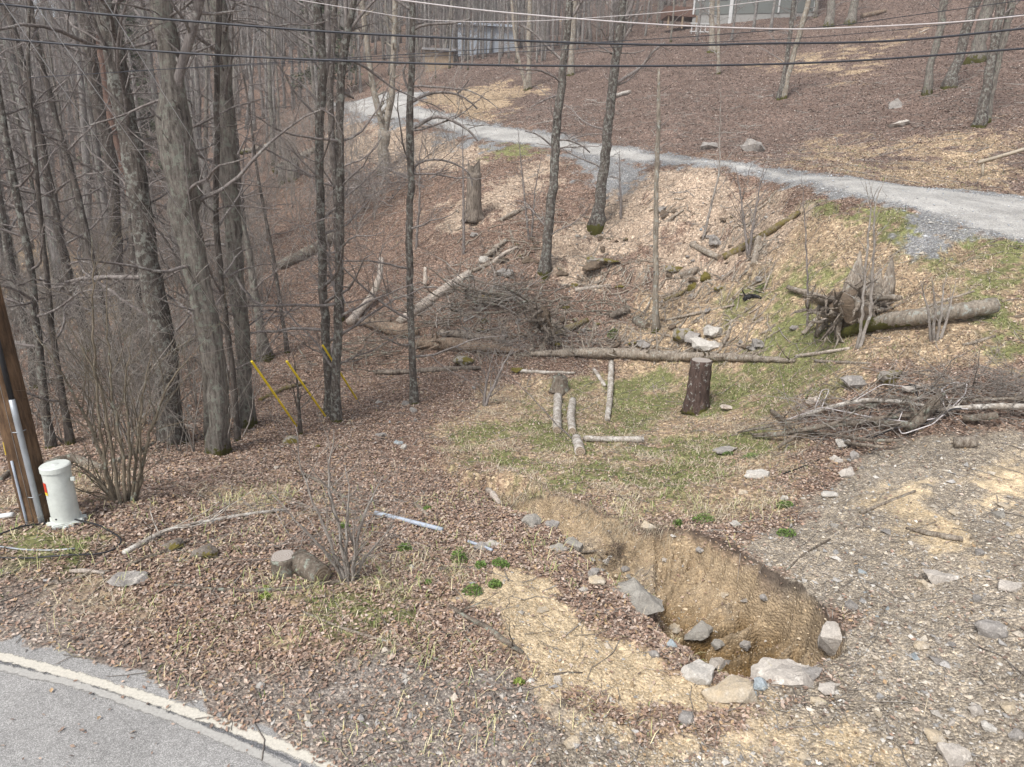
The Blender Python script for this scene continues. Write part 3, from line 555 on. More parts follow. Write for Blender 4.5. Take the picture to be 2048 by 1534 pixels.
# ------------------------------------------------------------------ tubes
class TB:
    def __init__(s): s.V = []; s.Q = []; s.T = []; s.n = 0; s.A = []
    def add(s, pts, rad, sides=4, cap=True, att=0.0):
        pts = np.asarray(pts, float); rad = np.asarray(rad, float)*np.ones(len(pts)); n = len(pts)
        t = np.gradient(pts, axis=0); t /= np.linalg.norm(t, axis=1, keepdims=True)+1e-9
        ref = np.array([.13, .97, .2]) if abs(t[0, 2]) > .6 else np.array([.1, .12, .98])
        u = np.cross(t, ref); u /= np.linalg.norm(u, axis=1, keepdims=True)+1e-9; w_ = np.cross(t, u)
        a = np.arange(sides)*2*pi/sides
        V = pts[:, None]+rad[:, None, None]*(np.cos(a)[None, :, None]*u[:, None]+np.sin(a)[None, :, None]*w_[:, None])
        i, j = np.meshgrid(np.arange(sides), np.arange(n-1)); b = s.n+j*sides+i; c = s.n+j*sides+(i+1) % sides
        s.Q.append(np.stack([b, c, c+sides, b+sides], -1).reshape(-1, 4)); s.V.append(V.reshape(-1, 3)); k = n*sides
        if cap:
            s.V.append(pts[[0, -1]]); i = np.arange(sides)
            s.T.append(np.stack([s.n+(i+1) % sides, s.n+i, np.full(sides, s.n+k)], -1)); e = s.n+(n-1)*sides; s.T.append(np.stack([e+i, e+(i+1) % sides, np.full(sides, s.n+k+1)], -1)); k += 2
        s.n += k; return V
    def raw(s, V, T): s.V.append(V); s.T.append(T+s.n); s.n += len(V)
    def arrays(s): return np.concatenate(s.V), [np.concatenate(s.Q) if s.Q else np.zeros((0, 4), int), np.concatenate(s.T) if s.T else np.zeros((0, 3), int)]
    def build(s, name, mat, parent=None, loc=None, smooth=True):
        V, F_ = s.arrays(); o = mk(name, V, F_, mat, smooth=smooth, loc=loc)
        if parent is not None:
            o.parent = parent
            if loc is not None: o.location = o.location-parent.location
        return o
def wig(p0, d, L, n, amp, rng, up=0.0, droop=0.0):
    d = np.array(d, float); d /= np.linalg.norm(d); pts = [np.array(p0, float)]; st = L/n
    for i in range(n):
        d = d+rng.normal(0, amp, 3); d[2] += up-droop*i/n; d /= np.linalg.norm(d); pts.append(pts[-1]+d*st)
    return np.array(pts)
def perp(d, rng):
    v = rng.normal(0, 1, 3); d = d/np.linalg.norm(d); v -= (v@d)*d; return v/np.linalg.norm(v)
def grow(tb, p0, d, L, r, lv, rng, dens=3.0, up=.05, amp=.16, minr=.0022, sd=3):
    n = max(3, min(8, int(L/.22))); pts = wig(p0, d, L, n, amp, rng, up); rad = np.linspace(r, max(r*.28, minr*.8), n+1); tb.add(pts, rad, 5 if r > .02 else sd, cap=False)
    if lv <= 0: return
    nc = int(L*dens*(.7+.6*rng.random())+.5) if lv > 1 else int(L*dens*1.3+rng.random())
    for _ in range(min(nc, 26)):
        t = rng.uniform(.18, 1.0); i = min(int(t*n), n-1); q = pts[i]+(pts[i+1]-pts[i])*(t*n-i); dd = pts[i+1]-pts[i]; dd /= np.linalg.norm(dd)
        nd = dd*rng.uniform(.5, 1.0)+perp(dd, rng)*rng.uniform(.6, 1.1); rr = max(rad[i]*rng.uniform(.35, .6), minr)
        grow(tb, q, nd, L*rng.uniform(.28, .6)*(1.1-t*.45), rr, lv-1, rng, dens, up, amp*1.1, minr, sd)
# ------------------------------------------------------------------ trees
def depth_of(p): return float((np.asarray(p)-CAM) @ _F)
def smooth_path(pts, w, step):
    pts = np.array(pts, float); L = np.r_[0, np.cumsum(np.linalg.norm(np.diff(pts, axis=0), axis=1))]; n = max(3, int(L[-1]/step)); t = np.linspace(0, L[-1], n+1)
    P_ = np.stack([np.interp(t, L, pts[:, k]) for k in range(3)], -1); W_ = np.interp(t, L, w)
    for _ in range(2): P_[1:-1] = (P_[:-2]+2*P_[1:-1]+P_[2:])/4
    return P_, W_
def tree(name, label, px, wpx, mat, H=13, nl=22, limbs=(), low=.12, lim_len=(1.0, 3.2), group=None, cat='tree', seed=None, dens=2.6, flare=1.55, twmat='twig', base=None, lv=2, topcut=False):
    """px: trunk pixels from the base up; wpx widths at them"""
    rng = np.random.default_rng(seed if seed is not None else abs(hash(label)) % 99991 if False else sum(map(ord, label))*7+len(label))
    b = G(*px[0]) if base is None else np.array(base); Y = b[1]; dp = depth_of(b)
    pts = [b]+[PY(u, v, Y) for (u, v) in px[1:]]; rr = [w_/2*dp/F_PX for w_ in wpx]
    if not topcut and pts[-1][2]-b[2] < H:
        d = pts[-1]-pts[-2]; d /= np.linalg.norm(d); d = d*.6+np.array([0, 0, .5]); d /= np.linalg.norm(d); ext = H-(pts[-1][2]-b[2]); pts.append(pts[-1]+d*ext*.5+rng.normal(0, .12, 3)); rr.append(rr[-1]*.7); pts.append(pts[-1]+d*ext*.5+rng.normal(0, .2, 3)); rr.append(.02)
    Pp, Rr = smooth_path(pts, rr, .28); n = len(Pp); h = Pp[:, 2]-b[2]
    Pp[1:, :2] += (np.cumsum(rng.normal(0, 1, (n-1, 2)), 0)*.0)+rng.normal(0, .05, (n-1, 2))*Rr[1:, None]*2
    Rr = Rr*(1+(flare-1)*np.exp(-np.maximum(h, 0)/.22))*(1+rng.normal(0, .03, n)); Pp[0, 2] -= .5
    root = empty(name, b, label, cat, group); tb = TB(); sides = 16 if rr[0] > .12 else (12 if rr[0] > .06 else 8); V = tb.add(Pp, Rr, sides)
    # fluted base and lumpy bark
    Vr = tb.V[0].reshape(n, sides, 3); a = np.arange(sides)*2*pi/sides; ph = rng.uniform(0, 6, 3); h = np.maximum(h, -.05)
    fl = 1+(.22*np.exp(-np.maximum(h, 0)/.35))[:, None]*np.sin(a*rng.integers(3, 6)+ph[0])[None]+.05*np.sin(a[None]*3+h[:, None]*1.3+ph[1])+rng.normal(0, .025, (n, sides))
    tb.V[0] = (Pp[:, None]+(Vr-Pp[:, None])*fl[..., None]).reshape(-1, 3)
    tb.build('trunk', M[mat], root, loc=b)
    cr = TB()
    for (lp, lw) in limbs:
        lw = lw if hasattr(lw, '__len__') else (lw, lw*.35); off = rng.uniform(-.25, .25)
        q = np.array([PY(u, v, Y+off*k/len(lp)) for k, (u, v) in enumerate(lp)]); lr = np.linspace(lw[0], lw[1], len(q))/2*dp/F_PX; Lp, Lr = smooth_path(q, lr, .16); cr.add(Lp, Lr, 6, False)
        for k in range(int(len(Lp)*.55)):
            i = rng.integers(1, len(Lp)-1); dd = Lp[i+1]-Lp[i]; dd /= np.linalg.norm(dd)+1e-9; grow(cr, Lp[i], dd*.5+perp(dd, rng), rng.uniform(.25, .9), max(Lr[i]*.4, .003), 1, rng, 3.0)
    hmax = h[-1]
    for k in range(int(nl*1.7)):
        t = low*.5+(1-low*.5)*rng.random()**1.15; hh = t*hmax; i = int(np.clip(np.searchsorted(h, hh), 1, n-2)); az_ = rng.uniform(0, 2*pi); el = rng.uniform(-.1, .6)+.35*t
        d = np.array([cos(az_)*cos(el), sin(az_)*cos(el), sin(el)]); L = rng.uniform(*lim_len)*(1.0-.35*t); r0 = min(Rr[i]*.42, .012*L+.006)
        grow(cr, Pp[i], d, L, r0, lv, rng, dens, up=.03)
    if cr.V: cr.build('crown', M[twmat], root, loc=b)
    return root
T = tree
T('tree', 'dark mossy slender tree leaning left, second from the far left edge', [(185,700),(162,644),(137,560),(121,476),(106,397),(92,339),(84,293),(72,235),(61,196),(49,147),(37,98),(25,49),(6,10)], [17]*3+[15]*5+[13]*5, 'dark', 14, 20)
T('tree', 'very slim dark tree beside the moss-patched leaning one', [(235,742),(219,677),(207,619),(197,575),(180,501),(157,390),(125,280),(110,235),(98,176),(78,117),(72,78),(60,0)], [11]*7+[9]*5, 'dark', 12, 16)
T('tree', 'slim wavering tree rising behind the utility pole top', [(105,895),(94,853),(88,775),(72,650),(61,524),(47,466),(39,417),(20,330),(5,240),(-8,150)], [17,16,15,14,13,12,12,12,11,10], 'lichen', 13, 16)
T('tree', 'leftmost tall trunk with pale lichen rings near the stream', [(78,770),(66,690),(57,671),(47,648),(35,599),(20,530),(12,476),(0,417),(-14,330)], [24,19,18,17,17,16,15,14,13], 'lichen', 13, 14)
T('tree', 'short dark tree behind the bushy shrub near the pole', [(142,888),(126,797),(112,720),(100,640),(96,560),(84,470)], [14,12,11,10,9,8], 'dark', 9, 14)
T('tree', 'big dark tree with grey lichen blotches left of the fused trunks', [(350,884),(344,853),(334,756),(325,687),(315,619),(299,560),(290,456),(280,397),(268,319),(254,254),(239,176),(225,78),(213,0)], [50,44,42,41,40,39,38,37,36,35,34,33,32], 'lichen', 18, 22, lim_len=(1.5, 4), low=.2)
T('tree_snag', 'bare reddish dead trunk leaning across the big lichen tree', [(292,560),(280,495),(270,446),(260,397),(246,339),(229,280),(221,235),(211,196),(203,117),(184,59),(172,0)], [11,12,13,13,14,14,13,13,13,13,12], 'red', 13, 3, cat='dead tree', base=G(344,872)+np.array([-.55,.35,0]) if False else None)
T('tree', 'thick dark brown trunk behind the reddish snag', [(262,665),(239,573),(231,456),(226,378),(221,300),(196,215),(186,137),(176,59),(162,0)], [21,20,20,20,21,22,22,22,21], 'dark', 17, 18, low=.2)
T('tree', 'dark slim trunk close behind the big lichen tree', [(300,760),(286,697),(272,560),(262,430),(255,340),(248,250)], [14,13,13,12,11,10], 'dark', 14, 12)
T('tree', 'massive fused trunk with pale lichen and mossy foot in the left foreground', [(438,907),(437,875),(437,773),(420,671),(399,573),(383,476),(370,397),(356,309),(349,230),(346,176),(340,117),(331,59),(320,0)], [36,37,40,42,40,46,56,60,56,38,36,35,34], 'gray', 18, 14, limbs=[([(362,330),(352,230),(352,170),(368,115),(385,60),(402,-10),(420,-90)], (18,16))], lim_len=(1.2, 3.2), low=.25)
T('tree', 'narrow mossy stem tucked behind the foot of the fused trunk', [(418,882),(414,800),(409,690),(398,600),(392,520)], [17,14,13,11,9], 'gray', 8, 4)
T('tree', 'thin black-barked tree between the fused trunk and the straight grey tree', [(474,884),(471,790),(461,705),(447,602),(437,515),(431,456),(431,397),(433,339),(435,280),(434,200),(436,100),(440,0)], [11]*6+[10]*6, 'dark', 13, 16, limbs=[([(431,420),(450,408),(480,412),(520,416),(560,418)], (4,2)), ([(436,480),(420,470),(405,478),(390,500),(380,530),(350,545),(320,565)], (5,3))])
T('tree', 'straight grey tree with a bright mossy foot left of the yellow guards', [(495,850),(494,820),(491,773),(485,671),(474,573),(468,456),(460,378),(455,293),(453,235),(451,176),(447,117),(441,59),(436,0)], [30,27,26,27,29,30,31,30,29,28,26,26,25], 'gray', 17, 18, low=.22)
T('tree', 'dark tree half hidden behind the straight grey one', [(492,500),(484,420),(476,358),(472,280),(462,200),(450,130)], [14,12,11,11,10,9], 'dark', 15, 12)
T('tree', 'leaning tree with spreading mossy roots above the yellow guards', [(531,718),(520,650),(512,602),(505,560),(497,490),(470,400),(455,330)], [24,16,15,14,12,11,10], 'gray', 11, 14, flare=2.2)
T('tree', 'thin tree just right of the spreading mossy roots', [(576,706),(560,602),(547,517),(530,430),(515,350)], [8,7,7,6,5], 'dark', 9, 12)
T('tree', 'dark forked tree over the third yellow guard, left of the moss-banded one', [(660,835),(656,753),(651,651),(644,548),(642,476),(642,397),(638,280),(642,196),(650,137),(640,78),(636,20),(630,-40)], [19,17,16,16,15,15,15,15,16,15,14,13], 'lichen', 15, 22, limbs=[([(650,150),(657,98),(655,40),(652,-30)], (11,10)), ([(640,70),(620,45),(600,32),(580,25),(560,0)], (6,3)), ([(638,60),(615,20),(600,-20)], (6,4)), ([(640,210),(625,190),(618,178),(600,160),(575,150)], (5,3))])
T('tree', 'slim dark trunk showing between the forked dark pair', [(684,640),(676,520),(672,378),(664,290),(660,200),(662,137),(668,60)], [13,12,12,12,12,11,10], 'dark', 15, 12)
T('tree', 'moss-banded tree right of the forked dark tree, dividing near the wires', [(672,842),(674,719),(677,617),(679,514),(680,397),(680,300),(680,235),(680,156),(686,117),(693,70),(705,20),(716,-30)], [20,17,16,15,15,15,14,14,14,13,11,9], 'lichen', 14, 22, limbs=[([(688,110),(695,60),(690,20),(692,-20)], (9,8)), ([(640,215),(655,225),(680,240)], (4,3)), ([(694,70),(720,30),(745,5),(770,-20)], (6,3))])
T('tree', 'slim tree with arching limbs standing alone in the leaf litter', [(827,808),(824,685),(820,582),(818,480),(819,444),(822,342),(817,274),(819,235),(823,157),(824,117),(825,59),(825,0)], [14,13,13,13,13,13,14,13,11,11,10,10], 'lichen', 13, 14, limbs=[([(822,205),(838,194),(850,188),(880,183),(915,186),(935,196),(955,218)], (6,3)), ([(822,258),(838,254),(850,240),(868,229),(890,233),(925,252),(945,262),(955,282)], (7,4)), ([(823,335),(835,325),(850,319),(890,318),(920,332),(945,345),(945,372)], (5,3)), ([(825,60),(835,50),(870,46),(900,50),(925,42),(940,38)], (5,3)), ([(823,20),(805,8),(790,0),(775,-10)], (5,3)), ([(822,190),(805,150),(798,140),(812,128)], (5,3)), ([(915,186),(930,172),(938,160)], (3,2))], flare=1.8)
T('tree', 'pinkish grey tree forking into a V in front of the driveway bend', [(768,345),(767,300),(768,262)], [24,22,24], 'pale', 3.4, 0, topcut=True, limbs=[([(768,265),(758,225),(750,191),(746,176),(738,120),(728,40),(720,-40)], (14,10)), ([(770,265),(777,225),(785,188),(784,166),(788,90),(790,10),(795,-60)], (14,10))], flare=1.3, twmat='pale')
T('tree', 'tall pale-barked tree with its foot among the rocks, left of the leaning one', [(1089,545),(1092,513),(1099,427),(1109,342),(1113,256),(1115,235),(1121,186),(1125,157),(1127,117),(1133,78),(1137,39),(1141,-10)], [22,19,18,17,16,16,15,15,14,13,13,12], 'lichen', 15, 16, limbs=[([(1123,120),(1108,105),(1085,85),(1068,64),(1040,50)], (5,3)), ([(1118,280),(1125,276),(1148,285),(1165,290),(1180,305)], (4,3)), ([(1120,190),(1095,196),(1070,210),(1060,215)], (4,2)), ([(1139,40),(1152,22),(1165,0),(1178,-40)], (6,5)), ([(1112,300),(1085,275),(1070,265),(1050,262)], (4,2))])
T('tree', 'stout tree on the wood chips leaning slightly right over the driveway', [(1193,450),(1198,427),(1205,359),(1212,308),(1215,256),(1221,235),(1225,176),(1229,137),(1235,98),(1242,59),(1244,20),(1250,-30)], [30,23,20,19,18,18,18,17,16,15,14,13], 'lichen', 16, 16, flare=1.8, limbs=[([(1232,168),(1250,155),(1265,147),(1290,128),(1300,110),(1310,98),(1330,85)], (7,4)), ([(1242,50),(1254,30),(1262,15),(1270,-20)], (9,8)), ([(1230,112),(1210,98),(1192,88),(1170,80)], (4,2)), ([(1240,60),(1228,28),(1216,10),(1205,-10)], (5,3)), ([(1240,106),(1268,108),(1290,100)], (3,2)), ([(1246,80),(1260,60),(1272,35),(1285,10)], (5,3))])
T('tree_snag', 'thin dead pole of a tree with broken stubs above the rock ledge', [(1312,662),(1311,600),(1312,500),(1312,400),(1315,294),(1317,235),(1317,137)], [13,11,10,9,8,7,4], 'pale', 9, 8, topcut=True, lim_len=(.3, 1.2), cat='dead tree')
# right hillside above the driveway
T('tree', 'slim tree with tipped-up roots in front of the grey house', [(1424,104),(1424,50),(1424,0),(1424,-60)], [12,10,10,9], 'pale', 13, 12, flare=2.4)
T('tree', 'thin pole-like sapling right of the tipped-up roots', [(1437,148),(1437,90),(1437,36),(1436,-30)], [7,6,6,5], 'pale', 9, 8)
T('tree', 'dark left stem of the leaning pair below the wires', [(1558,198),(1563,183),(1571,130),(1578,91),(1588,0),(1595,-60)], [13,10,9,8,8,7], 'lichen', 13, 9)
T('tree', 'paler right stem of the leaning pair below the wires', [(1566,196),(1572,164),(1585,120),(1599,66),(1618,0),(1632,-60)], [12,11,10,10,10,9], 'pale', 13, 9)
T('tree', 'grey tree at the slope crest right of the house', [(1658,53),(1661,25),(1665,-10),(1670,-60)], [16,15,14,13], 'gray', 14, 10)
T('tree', 'thin tree at the slope crest nearest the house wall', [(1630,35),(1633,10),(1636,-30)], [8,7,7], 'gray', 10, 8)
T('tree', 'grey tree on the crest just left of the cut log pile', [(1700,48),(1706,20),(1713,-10),(1722,-60)], [17,15,14,13], 'gray', 14, 10)
T('tree', 'curved pale tree leftmost of the right hand hillside group', [(1855,188),(1857,150),(1862,120),(1877,80),(1888,0),(1893,-60)], [17,13,13,13,14,13], 'gray', 14, 8, low=.35)
T('tree', 'dark leaning tree second in the right hand hillside group', [(1897,175),(1908,140),(1921,110),(1935,47),(1954,0),(1972,-60)], [24,19,18,17,16,15], 'lichen', 15, 8, low=.35)
T('tree', 'broad grey trunk standing highest in the right hand hillside group', [(1953,122),(1956,100),(1961,73),(1972,30),(1983,-10),(1992,-60)], [32,25,23,23,22,21], 'gray', 15, 8, low=.35)
T('tree', 'mottled left trunk of the crossing pair near the wooden rail', [(1960,252),(1968,200),(1976,157),(1984,110),(1990,73),(2003,0),(2012,-60)], [22,17,16,16,16,15,14], 'lichen', 15, 8, low=.35)
T('tree', 'pale right trunk of the crossing pair near the wooden rail', [(1971,246),(1978,205),(1987,164),(1995,120),(2005,91),(2025,0),(2040,-60)], [16,14,14,13,13,13,12], 'gray', 15, 8, low=.35)
for (lab, px_, w_) in [('slim tree beyond the driveway in the gap left of the tall pale-barked tree', [(1056,178),(1058,120),(1058,60),(1060,0)], 9), ('mossy pale tree on the crest behind the tall pale-barked tree', [(1142,150),(1143,100),(1148,50),(1150,0)], 10), ('small tree with flared foot on the grassy crest', [(1054,180),(1040,130),(1030,80)], 6)]:
    T('tree', lab, px_, [w_*1.3]+[w_]*(len(px_)-1), 'pale', 13, 10)

# saplings: several thin stems with fine twigs
def sapling(label, stems, w_, mat='twig', cat='sapling', name='sapling', tw=8, group=None, lv=1, tl=(.25, .8)):
    rng = np.random.default_rng(sum(map(ord, label))); b = G(*stems[0][0]); root = empty(name, b, label, cat, group); dp = depth_of(b)
    for st in stems:
        s0 = G(*st[0]); s0 = s0 if abs(s0[1]-b[1]) < 1.2 else b; Y0 = s0[1]; dy = rng.uniform(-.5, .5)
        pts = [s0-np.array([0, 0, .05])]+[PY(u, v, Y0+dy*(k+1)/len(st)) for k, (u, v) in enumerate(st[1:])]; rr = np.linspace(w_/2*dp/F_PX, .0035, len(pts)); Pp, Rr = smooth_path(pts, rr, .12); Pp[1:-1] += rng.normal(0, .008, (len(Pp)-2, 3))
        tws = tb = TB(); tb.add(Pp, Rr, 6); n = len(Pp)
        for k in range(tw):
            i = rng.integers(max(1, n//5), n-1); d = Pp[i+1]-Pp[i]; d /= np.linalg.norm(d)+1e-9; grow(tws, Pp[i], d*rng.uniform(.7, 1.2)+perp(d, rng)*.7, rng.uniform(*tl), max(Rr[i]*.5, .0025), lv, rng, 3.2, up=.06, minr=.0018)
        tb.build('stem', M[mat], root, loc=b)
    return root
S = sapling
S('thin upright sapling in front of the broken mossy stump', [[(928,508),(926,342),(925,222)]], 6, tw=12)
S('two-stemmed sapling in the chips left of the tall pale-barked tree', [[(1058,480),(1044,342),(1034,239)], [(1062,478),(1070,380),(1085,300)]], 5, tw=10)
S('slim sapling above the brush heap, right of the lone slim tree', [[(832,496),(839,410),(839,308),(850,260)]], 6, tw=12)
S('short sapling on the chips right of the stout tree', [[(1242,436),(1240,360),(1239,297)]], 6, tw=10)
S('leaning pale sapling left of the long mossy log', [[(1406,478),(1425,400),(1439,347),(1440,250),(1442,160)]], 6, 'twigpale', tw=12, tl=(.4, 1.4))
S('wide-spreading sapling rising from the meeting of the mossy logs', [[(1497,514),(1508,440),(1515,402),(1523,347),(1540,310)], [(1508,440),(1480,380),(1470,330)]], 6, tw=12, tl=(.4, 1.1))
S('thin sapling in the dry grass left of the upturned roots', [[(1616,658),(1615,560),(1610,450),(1603,352)]], 5, tw=9)
S('tall forked sapling in front of the upturned roots', [[(1713,697),(1722,660),(1735,480),(1742,420),(1730,360)], [(1718,697),(1742,626),(1748,500),(1749,402),(1775,350)]], 8, 'twigpale', tw=10, tl=(.3, .8))
S('cluster of thin stems behind the fallen grey log', [[(1868,680),(1870,600),(1862,555)], [(1876,680),(1885,600),(1893,545)], [(1882,678),(1900,610),(1912,560)], [(1864,680),(1855,610),(1840,560)]], 7, 'twigpale', tw=3, tl=(.15, .5))
S('short twisted sapling by the boggy hollow below the long log', [[(968,812),(972,770),(978,740),(990,700)], [(972,770),(1010,720),(1030,690)]], 7, tw=10, tl=(.3, .9))
S('thin bent sapling arching above the birch logs', [[(1150,878),(1110,845),(1060,790),(1000,735)]], 4, tw=5, tl=(.2, .5))
S('short dark tree in the gully grit between the yellow guards', [[(602,870),(600,830),(597,790),(590,740),(585,700)]], 10, 'dark', tw=8)
S('many-stemmed bushy shrub just right of the green-grey pedestal', [[(232,1005),(214,960),(190,760),(186,560),(182,470)],[(240,1008),(225,900),(200,760),(160,690),(131,640)],[(250,1006),(246,900),(222,800),(215,640),(212,540)],[(262,1004),(275,880),(290,760),(305,690)],[(245,1005),(190,960),(165,925),(130,930)],[(270,1000),(300,860),(340,760),(400,690)],[(238,1003),(180,850),(120,740),(60,650)],[(255,1000),(262,900),(250,780),(262,660)],[(228,1003),(205,975),(190,940)],[(266,1002),(282,940),(277,880),(300,800)]], 8, 'shrub', 'shrub', 'shrub', tw=10, lv=1, tl=(.4, 1.2))
S('leafless multi-stemmed shrub beside the two cut log rounds', [[(700,1165),(672,1040),(655,960),(662,900),(668,860)],[(705,1165),(715,1060),(745,990),(768,950)],[(692,1163),(660,1080),(628,1010),(600,935),(590,850)],[(697,1165),(690,1060),(700,990),(690,930)],[(708,1160),(730,1110),(790,1050)],[(690,1160),(650,1100),(600,1050),(545,990)],[(702,1165),(712,1100),(705,1040)],[(684,1160),(700,1120),(735,1080)]], 8, 'twigpale', 'shrub', 'shrub', tw=7, lv=1, tl=(.25, .8))

# ------------------------------------------------------------------ background wood: variants copied as trees, the farthest as one mass
def variant(seed, H, r, lv=2, nl=26, dens=1.5, sides=7):
    rng = np.random.default_rng(seed); n = 14; z = np.linspace(-.4, H, n); lean = rng.normal(0, .035, 2); P_ = np.stack([lean[0]*z, lean[1]*z, z], -1)+np.c_[np.cumsum(rng.normal(0, .05, (n, 2)), 0), np.zeros(n)]
    Rr = np.interp(z, [-.4, .1, .8, H], [r*1.5, r*1.25, r, .02]); t = TB(); t.add(P_, Rr, sides); c = TB()
    for k in range(nl):
        t_ = rng.uniform(.12, .98); i = int(np.clip(t_*n, 1, n-2)); a = rng.uniform(0, 2*pi); el = rng.uniform(.1, .8); d = np.array([cos(a)*cos(el), sin(a)*cos(el), sin(el)])
        grow(c, P_[i]+(P_[i+1]-P_[i])*(t_*n-i if i < n-2 else 0), d, rng.uniform(1.2, 3.4)*(1-.3*t_), max(.012, min(Rr[i]*.4, .035)), lv, rng, dens, up=.06, minr=.007)
    return t, c
VARS = []
for k in range(9):
    t_, c_ = variant(400+k, 11+.9*k, .07+.014*k); VARS.append((t_.arrays(), c_.arrays()))
VM = []
for (ta, ca) in VARS:
    a = mk('trunk', ta[0], ta[1], M['far'] if len(VM) % 3 else M['gray']); b = mk('crown', ca[0], ca[1], M['twig']); VM.append((a.data, b.data)); bpy.data.objects.remove(a); bpy.data.objects.remove(b)
rng = np.random.default_rng(5); cand = []
while len(cand) < 1500:
    a = radians(rng.uniform(-41, 24)); r = math.sqrt(rng.uniform(24**2, 168**2)); x, y = r*sin(a), r*cos(a); ad = math.degrees(a)
    lim = 25+max(0, ad+26)*2.9 if ad < -10 else 70+max(0, ad)*0.2
    if r < lim or (ad > 13 and r < 84): continue
    dq = sdf(np.array([x]), np.array([y]), DRP)[0]
    if dq > -1.0: continue
    if -12 < ad < 0 and 64 < r < 80 and rng.random() < .5: continue
    if any((x-p[0])**2+(y-p[1])**2 < 2.2 for p in cand[-200:]): continue
    cand.append((x, y, r))
cand.sort(key=lambda c: c[2]); zc = hz(np.array([c[0] for c in cand]), np.array([c[1] for c in cand]))
NEAR = 215
def where_tree(x, y, r):
    p = np.array([x, y, float(hz(x, y)[0])])-CAM; u = 1024+F_PX*(p @ _Rt)/(p @ _F); e = [25, 80, 130, 170, 215, 255, 300, 345, 395, 440, 480, 520, 570, 625, 660, 700, 760, 830, 900, 1000, 1100, 1200, 1290]
    n = ['at the left frame edge', 'behind the leftmost lichen-ringed trunk', 'behind the dark mossy leaning tree', 'right of the dark mossy leaning tree', 'behind the bushy shrub', 'left of the reddish snag', 'behind the reddish snag', 'behind the big lichen tree', 'left of the fused trunk', 'behind the fused trunk', 'behind the thin black-barked tree', 'behind the straight grey tree', 'above the left yellow guard', 'above the middle yellow guard', 'behind the dark forked tree', 'behind the moss-banded tree', 'left of the V-forked tree', 'behind the V-forked tree', 'behind the lone slim tree', 'beyond the crest right of the lone slim tree', 'beyond the crest behind the pale barn', 'beyond the crest near the pale-barked tree top', 'beyond the crest near the stout tree top', 'beyond the crest left of the grey house']
    return n[int(np.searchsorted(e, u))]+(', nearest' if r < 36 else (', mid wood' if r < 55 else ', deep behind'))
glab = {0: 'slender grey leafless tree standing in the wood on the left', 1: 'slender grey leafless tree in the wood behind the driveway bend'}
for i, (x, y, r) in enumerate(cand[:NEAR]):
    k = int(rng.integers(0, 9)); g_ = 0 if math.degrees(math.atan2(x, y)) < -13 else 1
    lb = where_tree(x, y, r); root = empty('tree', (x, y, zc[i]), 'bare grey tree '+lb, 'tree', 'leafless trees '+lb)
    for nm, me in zip(('trunk', 'crown'), VM[k]):
        o = bpy.data.objects.new(nm, me); COL.objects.link(o); o.parent = root
    s = rng.uniform(.75, 1.15); root.rotation_euler = (rng.normal(0, .03), rng.normal(0, .03), rng.uniform(0, 6.28)); root.scale = (s, s, s*rng.uniform(.95, 1.15))
# farthest trees as one mass
FV = [tuple(q.arrays() for q in variant(500+k, 13+1.3*k, .10+.02*k, lv=1, nl=30, dens=1.7, sides=4)) for k in range(6)]
VV = []; QQ = []; TT = []; nv = 0; V2 = []; Q2 = []; T2 = []; nv2 = 0
for i in range(NEAR, len(cand)):
    x, y, r = cand[i]; k = int(rng.integers(0, 6)); a = rng.uniform(0, 6.28); s = rng.uniform(.8, 1.25)*(1+.0015*r); ca, sa = cos(a)*s, sin(a)*s
    for q in range(2):
        V, F_ = FV[k][q]; W_ = np.stack([V[:, 0]*ca-V[:, 1]*sa+x, V[:, 0]*sa+V[:, 1]*ca+y, V[:, 2]*s+zc[i]], -1)
        VV.append(W_); QQ.append(F_[0]+nv); TT.append(F_[1]+nv); nv += len(V)
tag(mk('distant_wood', np.concatenate(VV), [np.concatenate(QQ), np.concatenate(TT)], M['far']), 'hazy grey brown mass of bare trees on the far hillside', 'woodland', kind='stuff')
# understorey brush on the left bank
tb = TB(); rng = np.random.default_rng(77); nb = 0
while nb < 900:
    a = radians(rng.uniform(-41, -5)) if nb < 620 else radians(rng.uniform(-42, -21)); r = math.sqrt(rng.uniform(17**2, 62**2)) if nb < 620 else math.sqrt(rng.uniform(12.5**2, 30**2)); ad = math.degrees(a); x, y = r*sin(a), r*cos(a)
    if ad > -22 and r < 22+(ad+22)*.9: continue
    if sdf(np.array([x]), np.array([y]), DRP)[0] > -1.5: continue
    if noise2(x/5, y/5, 8) < .35: continue
    z = hz(np.array([x]), np.array([y]))[0]; nb += 1
    for k in range(rng.integers(1, 4)):
        aa = rng.uniform(0, 6.28); L = rng.uniform(1.0, 3.6); grow(tb, (x, y, z-.05), (cos(aa)*.3, sin(aa)*.3, 1), L, .006+.003*L+.00012*r, 1 if r > 35 else 2, rng, 1.8, up=.04, minr=.003+.0001*r)
tag(tb.build('undergrowth', M['twigpale']), 'tangle of thin bare saplings and brush on the wooded left bank', 'undergrowth', kind='stuff')
